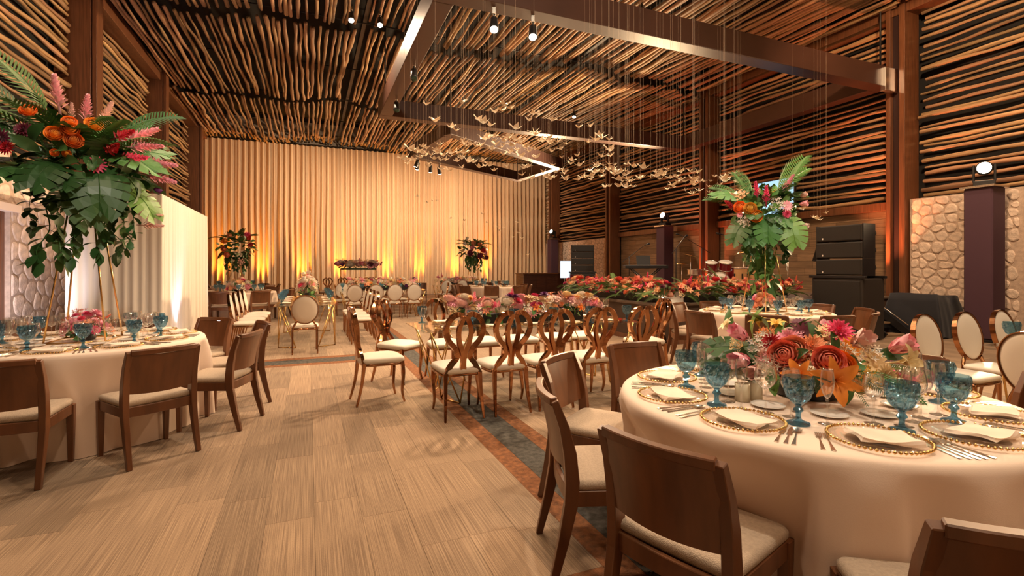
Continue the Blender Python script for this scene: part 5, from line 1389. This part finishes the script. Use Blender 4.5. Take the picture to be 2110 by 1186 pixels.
def mic_stand(x, y, rz, h, label, z=SZ):
    t = thing('microphone_stand', label, 'microphone stand', (x, y, z), rz)
    for k in range(3): MB().tube([(0, 0, .16), (.25 * cos(k * 2.094 + .5), .25 * sin(k * 2.094 + .5), .01)], .010, 6).build('foot_leg', m_black, t)
    MB().tube([(0, 0, .1), (0, 0, h)], .011, 6).build('pole', m_black, t)
    MB().tube([(-.25, 0, h - .14), (.62, 0, h + .32)], .008, 6).build('boom', m_black, t)
    MB().lathe([(0, 0), (.012, 0), (.014, .10), (.028, .13), (.028, .17), (.012, .19), (0, .19)], 10, Matrix.Translation((.60, 0, h + .31)) @ Matrix.Rotation(R(75), 4, 'Y')).build('microphone', m_black, t)
mic_stand(7.72, 10.82, .2, .95, 'black boom microphone stand beside the keyboard')
mic_stand(8.5, 9.95, .5, 1.15, 'black boom microphone stand beside the drum kit')
mic_stand(9.75, 10.4, 3.0, 1.2, 'black boom microphone stand behind the drum kit')
mic_stand(10.5, 9.6, 2.7, 1.2, 'black boom microphone stand behind the conga drums')
def drum(t, x, y, z, r_, h, name, m, tilt=0, ax='X'):
    M = Matrix.Translation((x, y, z)) @ Matrix.Rotation(tilt, 4, ax)
    o = MB().lathe([(0, 0), (r_, 0), (r_, h), (0, h)], 24, M, None, False).build(name, m, t)
    for zz in (0, h): MB().tube([M @ Vector(((r_ + .006) * cos(2 * pi * q / 24), (r_ + .006) * sin(2 * pi * q / 24), zz)) for q in range(24)], .011, 5, closed=True).build('hoop', m_silver, o)
    MB().lathe([(0, h + .002), (r_ * .97, h + .002), (r_ * .97, h + .005), (0, h + .005)], 24, M).build('drum_head', m_china, o)
m_redshell = mat('red_drum_shell', (.22, .012, .018), .15, coat=.6)
dk = thing('drum_kit', 'red shell drum kit with chrome hardware on the stage', 'drums', (9.35, 9.45, SZ), -.5)
drum(dk, 0, .20, .282, .26, .38, 'bass_drum', m_redshell, pi / 2, 'X')
drum(dk, -.16, .0, .62, .14, .18, 'tom', m_redshell, .35); drum(dk, .18, .0, .62, .15, .19, 'tom', m_redshell, .35); drum(dk, .48, .30, .32, .19, .34, 'floor_tom', m_redshell); drum(dk, -.45, .38, .48, .17, .13, 'snare', m_silver)
for x, y, h, r_, tl in ((-.62, .1, .95, .20, .3), (.62, .0, 1.05, .23, -.3), (-.75, .45, .75, .17, .05)):
    MB().tube([(x, y, 0), (x, y, h)], .010, 6).build('cymbal_stand', m_silver, dk)
    MB().lathe([(0, .03), (.03, .02), (r_, 0), (r_, .003), (.03, .025), (0, .035)], 24, Matrix.Translation((x, y, h)) @ Matrix.Rotation(tl, 4, 'Y')).build('cymbal', m_gold, dk)
for k, (x, y) in enumerate(((9.48, 8.86), (9.78, 8.76))):
    c = thing('conga_drum', ('pale wooden conga drum next to the red drum kit', 'pale wooden conga drum next to the music stands')[k], 'drum', (x, y, SZ))
    MB().lathe([(0, 0), (.10, 0), (.115, .02), (.145, .40), (.142, .62), (.138, .66), (0, .66)], 20).build('shell', mat('conga_wood', (.62, .34, .15), .35, coat=.3), c)
    MB().tube([(.146 * cos(2 * pi * q / 24), .146 * sin(2 * pi * q / 24), .645) for q in range(24)], .010, 5, closed=True).build('hoop', m_silver, c)
    for q in range(5): MB().bx(.145, .162, -.014, .014, .40, .52, RZ(q * 1.257 + .4)).build('tuning_lug', m_black, c)
    MB().lathe([(0, .66), (.136, .66), (.136, .664), (0, .664)], 20).build('drum_head', m_napkin, c)
def music_stand(x, y, rz, label):
    t = thing('music_stand', label, 'music stand', (x, y, SZ), rz)
    for k in range(3): MB().tube([(0, 0, .15), (.25 * cos(k * 2.094), .25 * sin(k * 2.094), .01)], .009, 6).build('foot_leg', m_black, t)
    MB().tube([(0, 0, .1), (0, 0, .92)], .012, 6).build('pole', m_silver, t)
    M = Matrix.Translation((0, 0, .98)) @ Matrix.Rotation(R(20), 4, 'X')
    MB().bx(-.24, .24, -.008, .0, -.16, .17, M).build('desk', m_black, t); MB().bx(-.24, .24, -.05, .0, -.17, -.158, M).build('ledge', m_black, t)
music_stand(9.92, 7.95, .75, 'black music stand with a broad desk next to the conga drums')
music_stand(11.05, 7.95, -.15, 'black music stand half hidden by the speaker stack')

# ------------------------------------------------------------------ screens, bar
m_sky = mat('lit_screen', (.2, .4, .6), .3, emit=(.42, .72, .95), es=1.0)
sc_ = thing('wall_screen', 'pale blue lit screen fixed to the pole wall above the stage', 'screen', (12.66, 10.55, 3.18))
MB().bx(-.02, .08, -.62, .62, -.80, .80).build('casing', m_black, sc_, .01, 1); MB().bx(-.026, -.019, -.60, .60, -.78, .78).build('display', m_sky, sc_)
mo = thing('monitor', 'white lit upright monitor on a black stand beside the bar', 'screen', (10.6, 19.6, 0), -.3)
MB().bx(-.26, .26, -.03, .03, .95, 1.73).build('casing', m_black, mo, .01, 1)
MB().bx(-.245, .245, -.036, -.029, .965, 1.715).build('display', mat('white_screen', (.6, .7, .8), .3, emit=(.72, .86, 1.0), es=1.1), mo)
MB().bx(-.03, .03, 0, .03, .03, .96).build('post', m_black, mo); MB().bx(-.25, .25, -.2, .2, 0, .03).build('foot', m_black, mo)
bar = thing('bar_counter', 'dark wooden bar counter at the end of the curtain', 'bar', (10.1, 21.1, 0))
MB().bx(-1.05, 1.0, -.42, .40, 0, 1.12).build('front_panel', m_door, bar); MB().bx(-1.12, 1.06, -.48, .46, 1.12, 1.17).build('worktop', m_column, bar, .008, 1)
MB().bx(-1.10, -1.05, -.42, .40, 0, 1.12).build('end_panel', m_plank, bar)
for k in range(4): MB().bx(-.9 + k * .48, -.5 + k * .48, -.432, -.42, .1, 1.05).build('door', m_door, bar)

# ------------------------------------------------------------------ light towers with moving heads
def tower(x, y, label, hl, rz, tgt, power, lens_m, tilt=92, cone=100):
    t = thing('light_tower', label, 'tower', (x, y, 0))
    MB().bx(-.225, .225, -.225, .225, .04, 2.94).build('sleeve', m_navy, t, .02, 1)
    MB().bx(-.34, .34, -.34, .34, 0, .04).build('base_plate', m_black, t); MB().bx(-.27, .27, -.27, .27, 2.94, 2.98).build('top_plate', m_silver, t)
    h = thing('moving_head_light', hl, 'lamp', (x, y, 2.98), rz)
    MB().bx(-.16, .16, -.16, .16, 0, .10).build('base', m_black, h, .01, 1)
    for s in (-1, 1): MB().bx(s * .15 - .02, s * .15 + .02, -.05, .05, .09, .42).build('yoke_arm', m_black, h, .008, 1)
    MB().lathe([(0, -.16), (.09, -.16), (.12, -.05), (.125, .15), (0, .15)], 20, Matrix.Translation((0, 0, .34)) @ Matrix.Rotation(R(tilt), 4, 'X')).build('lamp_head', m_black, h)
    MB().lathe([(0, .151), (.105, .151), (.09, .165), (0, .172)], 20, Matrix.Translation((0, 0, .34)) @ Matrix.Rotation(R(tilt), 4, 'X')).build('lens', lens_m, h)
    if power:
        d = Vector((sin(rz), -cos(rz), -cos(R(tilt)) * -1)) * .24
        spot('moving_head_lamp', (x + d.x, y + d.y, 3.32 + d.z), tgt, power, (1, .68, .38), cone, .9, .10)
m_dimlens = mat('dim_lens', (.8, .8, .75), .2, emit=(1, .85, .6), es=8)
tower(12.12, 5.45, 'square violet-brown light tower beside the stone wall and dark door', 'lit moving head lamp on the tower beside the dark door', -R(66), (3.0, 2.4, 4.4), 2600, mat('hot_lens', (1, 1, 1), .3, emit=(1, .80, .50), es=60), 90, 120)
tower(12.3, 15.0, 'square brown light tower before the plank wall', 'moving head lamp on the tower before the plank wall', -R(78), (4.5, 13.0, 5.8), 5400, m_dimlens, 72, 110)
tower(12.2, 24.0, 'far square brown light tower at the end of the curtain', 'moving head lamp on the tower at the curtain end', -R(70), (5.0, 20.5, 5.8), 5000, m_dimlens, 72, 110)
# coloured LED uplights at the columns behind the stage
for (X, Y, c, p), lb in zip(((11.92, 7.46, (1, .30, .12), 900), (11.9, 13.2, (1, .22, .10), 800)), ('black floor uplight at the column by the stage steps', 'black floor uplight at the column behind the drum kit')):
    place(amber, (X, Y, SZ if Y < 11 else 0), 0, lb)
    spot('column_uplight_lamp', (X, Y, SZ + .15 if Y < 11 else .15), (12.44, Y, 3.6), p, c, 70, .9, .05)

# ------------------------------------------------------------------ ceiling spotlights
def make_can():
    t = thing('ceiling_spotlight', '', 'lamp')
    MB().bx(-.03, .03, -.03, .03, .16, .30).build('clamp', m_silver, t, .004, 1)
    MB().tube([(0, 0, .30), (0, 0, .05)], .012, 6).build('stem', m_black, t)
    M = Matrix.Rotation(R(28), 4, 'X')
    MB().lathe([(0, -.12), (.07, -.12), (.075, -.10), (.06, .12), (.03, .16), (0, .16)], 16, M).build('can', m_black, t)
    MB().lathe([(0, -.128), (.062, -.128), (.062, -.121), (0, -.121)], 16, M).build('lens', m_lens, t)
    return t
can = make_can()
m_offlens = mat('unlit_lens', (.03, .06, .04), .1)
CANS = []
def hang_can(p, face, lb, power, tgt=None, cone=130, col=WARM, group=None):
    """face: the lens tilts that way; power 0 = lamp off in the photograph"""
    rz = math.atan2(face[1], face[0]) - pi / 2
    o = place(can, p, rz, lb, group); CANS.append(Vector(p))
    f = Vector((-sin(rz), cos(rz), 0))
    if power:
        q = Vector(p) + f * .075 + Vector((0, 0, -.155))
        spot('ceiling_spotlight_lamp', q, tgt or (q + f * .45 + Vector((0, 0, -1))), power, col, cone, .9, .06)
    else:
        for ch in o.children:
            if ch.name.startswith('lens'): ch.material_slots[0].link = 'OBJECT'; ch.material_slots[0].material = m_offlens
def toward(p): return (-p.x, -p.y)
for px, py, z, lb, pw in ((724, 35, 7.38, 'bright ceiling spotlight in the pole gap, nearer the stone wall', 850), (783, 45, 7.38, 'bright ceiling spotlight in the pole gap, nearer the steel frame', 480), (1183, 236, 7.30, 'ceiling spotlight in the pole gap above the paper cranes', 1200), (1322, 20, 7.35, 'ceiling spotlight among poles beyond the long beam', 900)):
    p = on_z(px, py, z); hang_can((p.x, p.y, z), toward(p), lb, pw)
for px, lb in ((1018, 'black spotlight under the long steel beam, first from the frame corner'), (1098, 'black spotlight under the long steel beam, second from the frame corner')):
    p = on_y(px, 30, 7.42); hang_can((p.x, 7.42, 5.27), toward(p), lb, 500)
for px, lb in ((853, 'black spotlight under the short steel beam, nearer the long beam'), (817, 'black spotlight under the short steel beam, nearer the inner corner')):
    p = on_x(px, 150, 1.95); hang_can((1.95, p.y, 5.27), toward(p), lb, 0)
for k, (x, y, tx) in enumerate(((3.66, 18.15, -2.6), (3.78, 18.60, 1.6), (4.35, 18.93, 5.6), (4.75, 19.15, 10.2))):
    hang_can((x, y, 5.22), (tx - x, 26.2 - y), 'black spotlight under the turned steel frame, ' + ORD[k] + ' from its outer corner', 1500, (tx, 26.2, 3.6), 75, (1, .76, .52), 'spotlights on the turned frame')

# ------------------------------------------------------------------ paper cranes
def crane_mesh():
    mb = MB()
    v = [(0, .42, -.08), (0, -.42, -.08), (.16, 0, .08), (-.16, 0, .08), (0, 0, -.30), (.95, -.10, .50), (-.95, -.10, .50), (0, .90, .50), (0, 1.10, .34), (0, -1.0, .62), (.10, .24, -.04), (-.10, .24, -.04), (.10, -.24, -.04), (-.10, -.24, -.04), (.40, .34, .12), (-.40, .34, .12), (.40, -.40, .12), (-.40, -.40, .12)]
    f = [(0, 2, 4), (0, 4, 3), (1, 4, 2), (1, 3, 4), (0, 3, 2), (1, 2, 3), (2, 0, 14), (2, 14, 5), (2, 5, 16), (2, 16, 1), (3, 15, 0), (3, 6, 15), (3, 17, 6), (3, 1, 17), (0, 10, 7), (0, 7, 11), (10, 11, 7), (7, 8, 10), (7, 11, 8), (1, 9, 12), (1, 13, 9), (12, 9, 13)]
    mb.add(v, f, False); return mb.mesh('paper_body', m_paper)
CR = crane_mesh()
TH = MB().tube([(0, 0, 0), (0, 0, 1)], 1.0, 4).mesh('thread', m_string)
random.seed(5)
HUNG = []
FR1, FR2 = [(1.95, 7.45), (12.3, 7.45), (12.3, 14.0), (1.95, 14.0)], [(4.07, 15.0), (9.55, 18.3), (9.1, 21.6), (3.6, 18.5)]
BEAMS = [(f[i], f[(i + 1) % 4]) for f in (FR1, FR2) for i in range(4)]
def seg_dist(p, a, b):
    ax, ay = b[0] - a[0], b[1] - a[1]; t = max(0, min(1, ((p.x - a[0]) * ax + (p.y - a[1]) * ay) / (ax * ax + ay * ay)))
    return math.hypot(p.x - a[0] - t * ax, p.y - a[1] - t * ay)
def crane(px, py, depth, size):
    for k in range(200):                                # keep clear of the steel beams, the lamps and each other; tie to a pole
        d = ray(px + (0 if k < 30 else uni(-30, 30)), py + (0 if k < 30 else uni(-12, 12)))
        s = (depth + (0 if k == 0 else uni(-2.2, 2.2))) / FPX
        p = Vector((d[0] * s, d[1] * s, CAMH + d[2] * s))
        best = None
        for (x, ya, yb, za, zb, x2) in cs:
            if ya + .15 < p.y < yb - .15:
                u = (p.y - ya) / (yb - ya); xx = x + (x2 - x) * u
                if best is None or abs(xx - p.x) < abs(best[0] - p.x): best = (xx, za + (zb - za) * u)
        if best is None or abs(best[0] - p.x) > .13: continue
        p.x = best[0]
        if any(seg_dist(p, a, b) < .36 for a, b in BEAMS) or any((p.x - q.x) ** 2 + (p.y - q.y) ** 2 < .3 ** 2 for q in CANS): continue
        if all((p.x - q.x) ** 2 + (p.y - q.y) ** 2 > .25 ** 2 for q in HUNG): break
    HUNG.append(p); top = best[1] if best else 7.45
    t = thing('paper_crane', 'small folded cream paper crane hanging on a thread in the flock', 'paper crane', p, uni(0, 6.28), 'paper cranes hung from the ceiling')
    obj('folded_body', CR, t, None, (uni(-.25, .25), uni(-.25, .25), 0), size)
    obj('thread', TH, t, (0, 0, 0), None, (.0008, .0008, top - p.z))
n = 0
def region(count, x0, x1, top, bot, d0, d1, s0, s1):
    for k in range(count):
        u = rnd(); x = x0 + (x1 - x0) * u
        a, b = top(u), bot(u); y = a + (b - a) * rnd()
        dd = d0 + (d1 - d0) * rnd(); crane(x, y, dd, uni(s0, s1))
region(42, 885, 1262, lambda u: 205 - 30 * sin(pi * min(1, u * 1.6)) + 60 * u, lambda u: 300 + 10 * u, 8.0, 9.6, .095, .115)
region(118, 835, 1300, lambda u: 305 - 30 * sin(pi * u), lambda u: 345 + 45 * u, 9.5, 12.5, .095, .12)
region(86, 1225, 1530, lambda u: 335 + 22 * u, lambda u: 372 + 45 * u, 8.2, 10.5, .072, .09)
region(6, 1640, 1705, lambda u: 428, lambda u: 462, 8.0, 9.0, .06, .075)
region(16, 830, 1090, lambda u: 380 + 80 * u, lambda u: 400 + 130 * u, 12.5, 14.5, .06, .075)
